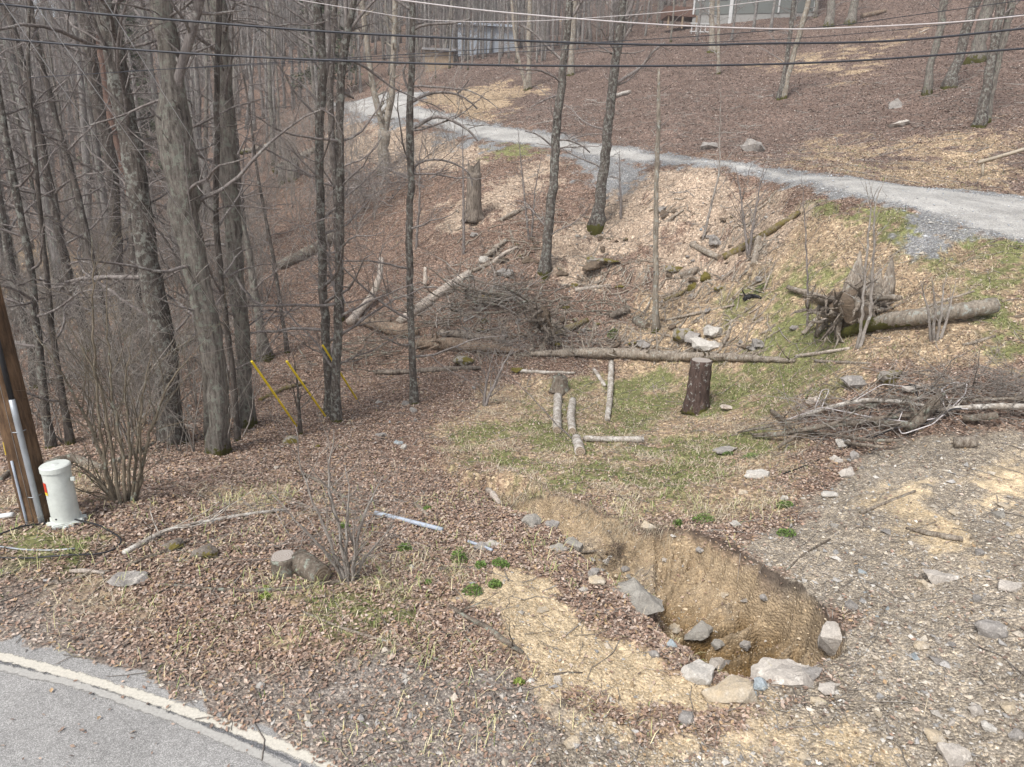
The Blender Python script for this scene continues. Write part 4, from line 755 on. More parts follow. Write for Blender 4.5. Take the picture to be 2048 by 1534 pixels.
# hemlocks with drooping sprays
def hemlock(label, u, v, d, H, seed):
    rng = np.random.default_rng(seed); p = P(u, v, d); z = hz(p[0], p[1])[0]; root = empty('hemlock_tree', (p[0], p[1], z), label, 'evergreen tree'); t = TB(); t.add([(p[0], p[1], z-.3), (p[0]+.1, p[1], z+H*.5), (p[0], p[1], z+H)], [.16, .1, .02], 7); t.build('trunk', M['dark'], root, loc=(p[0], p[1], z))
    V = []; C = []
    for k in range(int(H*11)):
        h = rng.uniform(.12, 1)*H; a = rng.uniform(0, 6.28); L = (1-h/H*.88)*H*.26*rng.uniform(.5, 1.1); m_ = int(L*16)+4
        for q in range(m_):
            t_ = rng.uniform(.15, 1); c = np.array([p[0]+cos(a)*L*t_, p[1]+sin(a)*L*t_, z+h-.35*L*t_*t_])+rng.normal(0, .13, 3); s = rng.uniform(.08, .22); d1 = np.array([cos(a), sin(a), -.3])*s+rng.normal(0, .05, 3); d2 = np.array([-sin(a), cos(a), 0])*s*.45+rng.normal(0, .03, 3)
            V += [c-d1, c+d2, c+d1, c-d2]; C += [rng.uniform(.6, 1.3)]*4
    V = np.array(V); n = len(V)//4; mk_ = mk('crown', V, np.arange(n*4).reshape(-1, 4), M['green'], smooth=False, col=np.array([.075,.095,.045])*np.array(C)[:, None], loc=(p[0], p[1], z)); mk_.parent = root; mk_.location = (0, 0, 0)
hemlock('green hemlock between the two biggest left trunks', 268, 250, 46, 13, 1); hemlock('dim green hemlock behind the reddish snag', 215, 280, 52, 12, 2)
hemlock('green hemlock topmost in the gap beside the fused trunk', 262, 150, 62, 15, 3); hemlock('faint green hemlock left of the lone slim tree, near the frame top', 650, 180, 62, 16, 4)
# ------------------------------------------------------------------ logs, branches, stumps
def seedof(s): return sum((i+3)*ord(c) for i, c in enumerate(s)) % 1000003
def disc(name, c, nrm, r, mat, parent, rng, sides=18, wob=.05):
    nrm = nrm/np.linalg.norm(nrm); u = np.cross(nrm, [.1, .2, .97]); u /= np.linalg.norm(u)+1e-9; w_ = np.cross(nrm, u); a = np.arange(sides)*2*pi/sides; rr = r*(1+rng.normal(0, wob, sides))
    # a shallow dome plate in its own frame, ring axis = local Z
    V = [np.zeros((1, 3))+[0, 0, .002]]
    for f in (.35, .7, 1.0): V.append(np.stack([np.cos(a)*rr*f, np.sin(a)*rr*f, np.full(sides, .002*(1-f))], -1))
    V.append(np.stack([np.cos(a)*rr, np.sin(a)*rr, np.full(sides, -.008)], -1)); V = np.concatenate(V); k = np.arange(sides); k1 = (k+1) % sides
    Tt = np.stack([np.zeros(sides, int), 1+k, 1+k1], -1); Qs = np.concatenate([np.stack([1+q*sides+k, 1+(q+1)*sides+k, 1+(q+1)*sides+k1, 1+q*sides+k1], -1) for q in range(3)])
    o = mk(name, V, [Qs, Tt], mat, smooth=False); m_ = Matrix(((u[0], w_[0], nrm[0], 0), (u[1], w_[1], nrm[1], 0), (u[2], w_[2], nrm[2], 0), (0, 0, 0, 1))); m_ = m_ if m_.determinant() > 0 else m_
    m_.translation = Vector([float(q) for q in (c-np.array(parent.location))]); o.parent = parent; o.matrix_local = m_; return o
def log(name, label, px, w, mat, cat='log', cut=(0, 0), lift=.85, sides=14, stubs=0, rough=.05, kind_cut='cut', group=None, step=.12, elev=None, stl=(.1, .4), twigs=0):
    rng = np.random.default_rng(seedof(label)); w = w if hasattr(w, '__len__') else [w]*len(px); pts = []; rr = []
    for k, ((u, v), ww) in enumerate(zip(px, w)):
        g_ = G(u, v+ww*.42); r = ww/2*depth_of(g_)/F_PX; e = 0 if elev is None else elev[k]
        if e: g_ = G(u, v+ww*.42+e*F_PX/depth_of(g_)*.95)
        pts.append(g_+np.array([0, 0, r*lift+e])); rr.append(r)
    Pp, Rr = smooth_path(pts, rr, step); n = len(Pp); Pp[1:-1] += rng.normal(0, 1, (n-2, 3))*np.minimum(Rr[1:-1, None], .06)*.08; Rr = Rr*(1+rng.normal(0, rough, n)); org = Pp[n//2].copy(); org[2] -= Rr[n//2]
    root = empty(name, org, label, cat, group); tb = TB(); tb.add(Pp, Rr, sides); Vr = tb.V[0].reshape(n, sides, 3)
    Vr = Pp[:, None]+(Vr-Pp[:, None])*(1+rng.normal(0, rough*.7, (n, sides)))[..., None]; tb.V[0] = Vr.reshape(-1, 3); tb.build('log_trunk' if Rr.mean() > .03 else 'stem', M[mat], root, loc=org)
    if cut[0]: disc('cut_face', Pp[0]+(Pp[0]-Pp[1])/np.linalg.norm(Pp[0]-Pp[1])*.002, Pp[0]-Pp[1], Rr[0]*.93, M[kind_cut], root, rng)
    if cut[1]: disc('cut_face', Pp[-1]+(Pp[-1]-Pp[-2])/np.linalg.norm(Pp[-1]-Pp[-2])*.002, Pp[-1]-Pp[-2], Rr[-1]*.93, M[kind_cut], root, rng)
    for k in range(stubs):
        i = rng.integers(1, n-1); d = Pp[i+1]-Pp[i-1]; d /= np.linalg.norm(d); q = perp(d, rng); q[2] = abs(q[2]); q /= np.linalg.norm(q); L = rng.uniform(*stl); s = TB(); pp = wig(Pp[i], q+d*rng.uniform(-.4, .6), L+Rr[i], 4, .15, rng); s.add(pp, np.linspace(Rr[i]*.3+.004, .004, 5), 5); s.build('branch_stub', M[mat], root, loc=org)
    for k in range(twigs):
        i = rng.integers(1, n-1); d = Pp[i+1]-Pp[i-1]; d /= np.linalg.norm(d); q = perp(d, rng); q[2] = abs(q[2])*.6; s = TB(); grow(s, Pp[i], q+d*rng.uniform(.2, .9), rng.uniform(.3, .9), max(Rr[i]*.4, .004), 1, rng, 3); s.build('side_branch', M[mat], root, loc=org)
    return root
Lg = log
Lg('fallen_log', 'long barkless trunk lying across the slope behind the dark stump', [(1060,708),(1150,705),(1250,706),(1350,712),(1450,714),(1530,718),(1590,722)], [9,19,20,19,16,13,7], 'dead', stubs=34, rough=.12, stl=(.1,.8))
Lg('fallen_log', 'dark rotting trunk continuing the long log to the left under the twigs', [(840,688),(900,688),(960,694),(1040,702)], [22,26,24,12], 'deadred', stubs=16, rough=.11, stl=(.1,.6))
Lg('fallen_log', 'thick broken trunk left of the rootball, partly stripped to brown wood', [(722,642),(760,650),(800,660),(835,668)], [14,27,30,18], 'deadred', stubs=9, rough=.12)
Lg('curved_snag', 'bleached dead limb curving up out of the litter', [(700,645),(716,625),(738,602),(752,580),(762,552),(764,525)], [18,16,14,13,11,8], 'deadpale', 'dead limb', elev=[0,.05,.15,.4,.75,1.1])
Lg('snag', 'small pale upright dead stub behind the leaning log', [(850,575),(850,558),(851,538)], [7,8,6], 'deadpale', 'dead limb', elev=[0,.3,.6])
Lg('leaning_log', 'pale barkless log sloping up from the brush heap to the chips', [(798,645),(835,618),(870,592),(910,565),(940,545)], [18,20,19,18,13], 'deadpale', stubs=2)
Lg('fallen_log', 'thin grey log running up the chips above the pale leaning log', [(945,542),(985,525),(1010,520)], [8,8,6], 'dead')
Lg('fallen_log', 'grey fallen log high in the wood, left of the short stumps', [(548,345),(580,325),(630,300)], [14,14,13], 'pale')
Lg('fallen_log', 'slender fallen log highest in the wood right of the straight grey tree', [(478,306),(520,297),(560,284)], [10,10,7], 'pale')
Lg('fallen_log', 'mottled grey log slanting behind the forked dark trees', [(560,532),(600,512),(640,492),(668,470)], [20,20,21,20], 'log', stubs=2)
Lg('fallen_log', 'pale log behind the big lichen tree above the stream', [(345,700),(375,680),(405,655)], [18,17,16], 'pale')
Lg('fallen_log', 'thin weathered log by the stream behind the bushy shrub', [(205,775),(240,762),(300,745)], [8,9,7], 'dead')
Lg('fallen_log', 'bent grey log lying behind the pedestal', [(72,945),(100,928),(140,915),(170,922),(210,935)], [18,19,20,17,12], 'log', stubs=2)
Lg('fallen_branch', 'long thin branch reaching from the pedestal log to the mossy tree foot', [(225,925),(270,905),(320,880),(345,862)], [9,8,6,4], 'log')
Lg('fallen_log', 'grey log end lying left of the dark brown trunk foot', [(0,960),(40,925),(75,910)], [10,9,7], 'log')
Lg('birch_log', 'left of the two parallel white birch logs', [(1115,793),(1114,825),(1114,860)], [17,17,17], 'birch', cut=(0, 1), rough=.02)
Lg('birch_log', 'right of the two parallel white birch logs', [(1145,801),(1141,830),(1144,862)], [15,15,16], 'birch', cut=(0, 1), rough=.02)
Lg('birch_log', 'short stubby birch round with its cut end facing down the slope', [(1152,876),(1156,888),(1160,903)], [19,20,21], 'birch', cut=(0, 1), rough=.02)
Lg('birch_log', 'slim birch log lying level with its cut end to the right', [(1168,877),(1220,878),(1286,879)], [12,13,14], 'birch', cut=(0, 1), rough=.02)
Lg('birch_log', 'long thin birch pole running up the mossy green patch', [(1214,838),(1219,800),(1221,765),(1222,725)], [11,12,12,11], 'birch', stubs=1, rough=.02)
Lg('birch_log', 'small broken birch piece left of the long birch pole', [(1187,738),(1200,757),(1210,772)], [7,8,7], 'birch', rough=.02)
Lg('birch_log', 'thin birch pole lying sideways below the dark boggy log', [(1040,742),(1080,744),(1150,746)], [8,7,5], 'birch', rough=.02)
Lg('fallen_log', 'mossy log forming the right arm of the V below the driveway', [(1446,515),(1490,492),(1530,468),(1570,442),(1598,425)], [15,15,14,13,10], 'mosslog')
Lg('fallen_log', 'bare brown log forming the left arm of the V below the driveway', [(1382,488),(1410,503),(1438,515)], [12,13,12], 'dead', cut=(0, 1))
Lg('fallen_log', 'short bare log pointing down from the V of mossy logs', [(1516,475),(1512,505),(1506,530)], [13,13,12], 'dead', cut=(0, 1))
Lg('fallen_branch', 'bare branch lying uphill of the dark charred root', [(1330,445),(1350,430),(1368,420)], [5,5,4], 'dead')
Lg('cut_log', 'short grey log round beside the dead pole of a tree', [(1270,640),(1283,650),(1294,652)], [16,17,17], 'log', cut=(0, 1))
Lg('cut_log', 'dark short log with a knob above the grey round', [(1222,632),(1243,622),(1258,618)], [12,15,14], 'root', cut=(0, 1), stubs=1)
Lg('cut_log', 'grey log piece tipped against the mossy rocks', [(1360,552),(1378,545),(1395,538)], [13,13,10], 'dead', cut=(1, 0))
Lg('charred_root', 'black charred root lying in the grass', [(1487,600),(1492,592),(1508,590),(1522,596)], [8,12,8,4], 'char', 'root', stubs=4)
Lg('fallen_log', 'mossy yellow log above the twig heap', [(945,598),(980,595),(1015,600)], [11,12,9], 'mosslog')
Lg('fallen_log', 'grey tapering trunk with a sawn end resting right of the root mass', [(1672,672),(1720,655),(1780,640),(1850,632),(1920,622),(1985,611)], [16,24,31,33,32,32], 'pale', cut=(0, 1), kind_cut='graycut', elev=[0,.06,.12,.14,.12,.1])
Lg('fallen_branch', 'pale pole lying from the long log toward the root mass', [(1590,712),(1640,706),(1698,697)], [7,7,6], 'deadpale')
Lg('fallen_branch', 'long thin stick on the grass right of the long log', [(1630,722),(1690,725),(1742,727)], [7,6,4], 'dead')
Lg('fallen_branch', 'stick lying in the leaves below the grey sawn trunk', [(1925,690),(1960,682),(1990,672)], [6,7,5], 'dead')
Lg('white_log', 'short white log on the mulch slope above the driveway', [(1228,193),(1243,188),(1260,184)], [8,8,7], 'birch')
Lg('cut_log', 'orange-cut log pile piece near the frame top', [(1722,33),(1745,28),(1770,22)], [10,9,8], 'deadred', cut=(0, 1))
Lg('fallen_branch', 'thin stick on the crest slope near the frame top', [(1838,66),(1857,58)], [3,3], 'deadpale')
Lg('fallen_branch', 'birch-barked branch slanting up from the cable coil', [(248,1105),(285,1085),(330,1060),(390,1048),(450,1035),(520,1025),(575,1018)], [12,11,10,9,8,7,4], 'birch', twigs=6)
Lg('fallen_branch', 'thinner grey branch lying below the birch-barked branch', [(256,1130),(300,1112),(345,1096),(375,1080),(420,1062)], [7,7,6,5,4], 'log', twigs=4)
Lg('fallen_branch', 'long half-buried pole lying in front of the cut rounds', [(320,1168),(400,1176),(500,1182),(600,1176),(690,1160)], [6,7,8,9,8], 'log')
Lg('fallen_branch', 'brown forked branch on the grey bark slab', [(97,1167),(140,1166),(170,1150),(190,1138),(220,1142)], [7,8,7,6,4], 'dead', stubs=2)
Lg('fallen_branch', 'bleached split stick above the grey bark slab', [(140,1142),(175,1138),(210,1146)], [8,9,6], 'deadpale')
Lg('fallen_branch', 'twisted lichen-covered branch at the edge of the sand patch', [(900,1212),(925,1230),(955,1243),(985,1262),(1010,1282),(1045,1305)], [9,9,10,12,13,9], 'log', twigs=3)
Lg('fallen_branch', 'small forked twig beside the twisted branch', [(915,1245),(930,1272),(945,1290)], [6,6,3], 'log', twigs=2)
Lg('fallen_branch', 'long pale stick lying in the leaves toward the road', [(600,1220),(680,1255),(760,1278),(830,1300),(890,1325)], [4,5,6,6,5], 'dead')
Lg('fallen_branch', 'short straight stick left of the twisted branch', [(763,1232),(775,1252),(785,1270)], [5,5,4], 'log')
Lg('fallen_branch', 'thin curved stick reaching onto the sandy ground', [(1046,1362),(1090,1350),(1130,1342),(1165,1345)], [4,5,5,3], 'log')
Lg('fallen_branch', 'dark stick standing in the leaf clump of the gully', [(1272,1245),(1300,1228),(1326,1212)], [4,4,3], 'log')
Lg('fallen_branch', 'short pale stick beside the clump of dead leaves', [(1160,1104),(1185,1103),(1205,1100)], [5,5,4], 'dead')
Lg('fallen_branch', 'grey broken branch next to the blue-grey pipe', [(830,1008),(842,1018),(855,1030)], [9,9,6], 'dead')
Lg('fallen_branch', 'pale branch lying behind the leafless shrub', [(875,1138),(905,1136),(945,1135)], [7,7,6], 'log')
Lg('fallen_branch', 'long pole slanting through the leafless shrub', [(605,948),(640,962),(680,990),(720,1010)], [8,8,7,4], 'log', twigs=3)
Lg('fallen_branch', 'thin black stick lying below the brush heap', [(1565,948),(1620,928),(1680,900),(1745,870)], [2.5,2.5,2.5,2], 'char')
Lg('fallen_branch', 'bark-covered branch high on the gravel slope', [(1812,1056),(1850,1065),(1885,1072),(1925,1078)], [6,10,12,9], 'dead')
Lg('fallen_branch', 'curved grey stick beside the bark-covered branch', [(1940,1076),(1965,1064),(1990,1062),(2015,1072)], [4,6,6,4], 'dead')
Lg('fallen_branch', 'long pole lying flat on the upper gravel', [(1722,1025),(1770,1005),(1830,982)], [6,6,5], 'dead')
Lg('fallen_branch', 'dark straight stick on the middle gravel', [(1570,1142),(1610,1105),(1660,1078)], [3,4,3], 'log')
Lg('fallen_branch', 'pale log half sunk in the leafy grit of the gully head', [(1000,1008),(985,988),(975,980)], [9,14,12], 'deadpale')
# brush pile on the right
for (lab, px_, w_, mt, tw) in [
 ('longest grey branch of the right-hand brush heap', [(1505,870),(1570,868),(1640,852),(1710,845),(1780,832),(1850,830)], [7,10,11,11,10,8], 'log', 6),
 ('birch-barked branch across the top of the brush heap', [(1590,838),(1650,815),(1720,800),(1790,802),(1850,812)], [5,8,9,8,6], 'birch', 5),
 ('thick pale pole pointing off the frame edge from the brush heap', [(1860,822),(1920,815),(1980,813),(2060,814)], [8,10,12,13], 'birch', 2),
 ('stub of dark trunk propped in the brush heap', [(1812,862),(1835,835),(1860,808),(1878,790)], [17,22,20,14], 'log', 2),
 ('stout lichen-covered piece at the middle of the brush heap', [(1745,845),(1785,848),(1820,850)], [10,14,12], 'log', 1),
 ('forked grey branch at the left tip of the brush heap', [(1542,822),(1560,836),(1578,856)], [8,8,6], 'log', 3),
 ('branch poking left from under the brush heap', [(1475,865),(1510,857),(1545,852)], [4,6,5], 'log', 3),
 ('slender branch along the lower edge of the brush heap', [(1610,862),(1680,872),(1740,882),(1800,880)], [5,6,7,5], 'log', 6),
 ('bowed branch rising behind the propped trunk stub', [(1700,820),(1760,800),(1830,795),(1900,800)], [5,6,6,5], 'log', 6),
 ('straight pale branch at the back of the brush heap', [(1880,806),(1940,800),(2000,798),(2055,795)], [5,6,7,6], 'dead', 4),
 ('broken end of pale wood below the brush heap', [(1690,885),(1720,890),(1760,894)], [6,7,5], 'dead', 2),
 ('small crooked branch hanging off the lower left of the brush heap', [(1555,895),(1570,882),(1592,868)], [6,7,5], 'log', 2),
 ('grey round log under the right end of the brush heap', [(1925,838),(1960,833),(1988,830)], [14,14,13], 'log', 0)]:
    Lg('brush_branch', lab, px_, w_, mt, 'branch', twigs=tw, group='branches of the brush heap', elev=[.04+.1*k for k in [0, 1, 1.6, 1.2, .8, .5][:len(px_)]])
for (lab, px_, w_, mt, el) in [
 ('weathered grey limb jutting left from the root mass', [(1575,575),(1620,590),(1680,612)], [8,12,14], 'dead', [.1,.2,.3]),
 ('long grey limb propped diagonally over the root mass', [(1605,668),(1650,615),(1700,575)], [8,9,6], 'dead', [0,.35,.6]),
 ('second propped limb leaning on the root mass', [(1630,672),(1660,630),(1690,590)], [9,9,6], 'dead', [0,.3,.5]),
 ('split plank of grey wood lying along the top of the root mass', [(1640,600),(1700,596),(1790,600)], [10,14,10], 'dead', [.3,.45,.4]),
 ('low grey limb reaching out under the root mass', [(1640,640),(1700,645),(1760,660)], [10,12,9], 'deadpale', [.1,.1,0]),
 ('thin grey pole rising behind the fallen grey log', [(1800,640),(1860,610),(1940,585)], [6,6,4], 'dead', [.1,.25,.35])]:
    Lg('fallen_limb', lab, px_, w_, mt, 'dead limb', elev=el, rough=.12, stubs=2)
for (lab, px_, w_, mt) in [
 ('dark rotten log half buried above the long log, left end in twigs', [(880,665),(940,672),(1010,680)], [14,16,10], 'root'),
 ('mossy broken log under the small rootball', [(1100,672),(1140,655),(1175,640)], [13,14,9], 'mosslog'),
 ('grey limb slanting down from the small rootball to the long log', [(1060,700),(1090,672),(1120,640)], [7,8,6], 'dead'),
 ('pale broken stick crossing the chips above the short dark log', [(1150,580),(1190,574),(1220,570)], [8,7,5], 'deadpale'),
 ('splintered grey board below the broken mossy stump', [(965,520),(990,497),(1012,480)], [9,12,8], 'dead'),
 ('second splintered board right of the first below the broken stump', [(985,525),(1010,505),(1035,495)], [7,8,6], 'deadpale'),
 ('pale limb lying by the rocks left of the pale-barked tree', [(1000,440),(1030,425),(1060,412)], [7,8,6], 'dead'),
 ('dark mossy log along the lower edge of the stream bank', [(750,745),(830,742),(900,738),(960,735)], [8,10,11,8], 'root'),
 ('thin mossy log lying in the stream hollow behind the yellow guards', [(520,800),(560,780),(610,765)], [7,8,6], 'mosslog'),
 ('mossy limb in the leaves right of the grey round log', [(1330,600),(1360,588),(1385,570)], [7,8,6], 'mosslog'),
 ('thin limb lying on the grass left of the charred root', [(1330,640),(1400,625),(1470,610)], [4,5,4], 'dead'),
 ('grey limb fallen between the white boulders and the long log', [(1440,700),(1455,670),(1462,645)], [6,6,4], 'dead')]:
    Lg('fallen_log', lab, px_, w_, mt, rough=.11, stubs=3)
# logs standing or lying near the road
def standing(name, label, u, vb, w, hpx, mat, top='graycut', tilt=(0, 0), cat='cut log', flare=1.0, n=10, sides=20, jag=0):
    rng = np.random.default_rng(seedof(label)); b = G(u, vb); dp = depth_of(b); r = w/2*dp/F_PX; b = b+np.array([0, r*.8, 0]); b[2] = hz(b[0], b[1])[0]; H = hpx*dp/F_PX*1.05; t = np.linspace(0, 1, n); P_ = b+np.stack([tilt[0]*t*H, tilt[1]*t*H, -.06+t*H], -1)
    Rr = r*(1+(flare-1)*np.exp(-t*H/(.16+.1*H)))*(1+rng.normal(0, .02, n)); root = empty(name, b, label, cat); tb = TB(); tb.add(P_, Rr, sides); V = tb.V[0].reshape(n, sides, 3); a = np.arange(sides)*2*pi/sides
    fl = 1+.10*(flare-1)*4*np.exp(-t*H/.3)[:, None]*np.sin(a*4+1)[None]+rng.normal(0, .018, (n, sides)); V = P_[:, None]+(V-P_[:, None])*fl[..., None]
    if jag: V[-1, :, 2] += jag*H*np.abs(rng.normal(0, 1, sides))*(np.sin(a+2) > -.2); V[-2, :, 2] += 0
    tb.V[0] = V.reshape(-1, 3)
    if jag: tb.V[1][1, 2] -= .12*H
    tb.build('stump_body' if 'stump' in name else 'log_body', M[mat], root, loc=b)
    if not jag: disc('cut_face', P_[-1]+np.array([0, 0, .003]), P_[-1]-P_[-2], Rr[-1]*.95, M[top], root, rng)
    return root
standing('cut_log', 'upright cut log round with a pale top', 562, 1157, 48, 50, 'log')
Lg('cut_log', 'lying log round leaning against the upright one', [(598,1118),(622,1134),(645,1150)], [46,46,44], 'log', 'cut log', cut=(0, 1), rough=.02, sides=20)
standing('tree_stump', 'tall dark wet stump on the green slope', 1396, 826, 42, 104, 'stump', 'graycut', (.0, .02), 'stump', 1.35, 16)
standing('tree_stump', 'small grey weathered stump above the birch logs', 1120, 788, 26, 30, 'log', cat='stump', flare=1.5, jag=.12)
standing('tree_stump', 'broken mossy stump with splintered top on the chip slope', 946, 447, 28, 90, 'root', cat='stump', flare=1.6, jag=.16, n=14)
standing('tree_stump', 'left of the two short stumps by the high grey log', 563, 372, 15, 38, 'gray', cat='stump', jag=.1)
standing('tree_stump', 'right of the two short stumps by the high grey log', 584, 366, 22, 40, 'gray', cat='stump', jag=.1)
standing('tree_stump', 'sawn grey stump at the left frame edge in the wood', 12, 447, 12, 18, 'gray', cat='stump')
standing('tree_stump', 'sawn stump with pale top between the slim left trees', 84, 455, 16, 24, 'gray', cat='stump')

# ------------------------------------------------------------------ rocks
def rockmesh(sx, sy, sz, seed, n=18, sub=3, rough=.09, flat=.0):
    rng = np.random.default_rng(seed); bm = bmesh.new()
    for _ in range(n):
        v = rng.normal(0, 1, 3); v /= np.linalg.norm(v); v *= rng.uniform(.8, 1.08)*np.array([sx, sy, sz])/2
        if flat: v[2] = np.clip(v[2], -sz/2*(1-flat), sz/2*(1-flat))
        bm.verts.new(v)
    r = bmesh.ops.convex_hull(bm, input=bm.verts); bmesh.ops.delete(bm, geom=list(set(e for e in r['geom_interior'] if isinstance(e, bmesh.types.BMVert))), context='VERTS')
    for _ in range(sub): bmesh.ops.subdivide_edges(bm, edges=bm.edges[:], cuts=1, smooth=.0, use_grid_fill=False)
    bmesh.ops.triangulate(bm, faces=bm.faces[:])
    m_ = min(sx, sy, sz); bm.normal_update(); co = np.array([v.co[:] for v in bm.verts]); nn = np.array([v.normal[:] for v in bm.verts])
    q = fbm(co[:, 0]+co[:, 2]*.7+seed, co[:, 1]+co[:, 2]*.6, m_*.55, 4, seed)
    co = co+nn*(q*rough*3.2*m_)[:, None]; T_ = np.array([[v.index for v in f.verts] for f in bm.faces]) if (bm.verts.index_update() or True) else 0; bm.free(); return co, T_
def rock(label, u, v, w, h, mat, seed=None, dy=.8, flat=0, tilt=0, name='rock', cat='rock', sink=.36, group=None, rough=.11, n=18):
    seed = seedof(label) % 9999 if seed is None else seed; g_ = G(u, v+h*.3); dp = depth_of(g_); sx = w*dp/F_PX; sz = h*dp/F_PX*.95; sy = sx*dy
    co, T_ = rockmesh(sx, sy, sz, seed, n, 3 if w > 24 else 2, rough, flat); a = (seed % 60-30)/60; ca, sa = cos(a), sin(a); co = np.stack([co[:, 0]*ca-co[:, 1]*sa, co[:, 0]*sa+co[:, 1]*ca, co[:, 2]+co[:, 0]*tilt], -1)
    p = g_+np.array([0, sy*.25, 0]); p[2] = hz(p[0], p[1])[0]+sz*(.5-sink); o = mk(name, co, T_, M[mat], smooth=False); o.location = Vector([float(q) for q in p]); o.data.polygons.foreach_set('use_smooth', [w < 14]*len(o.data.polygons)); return tag(o, label, cat, group)
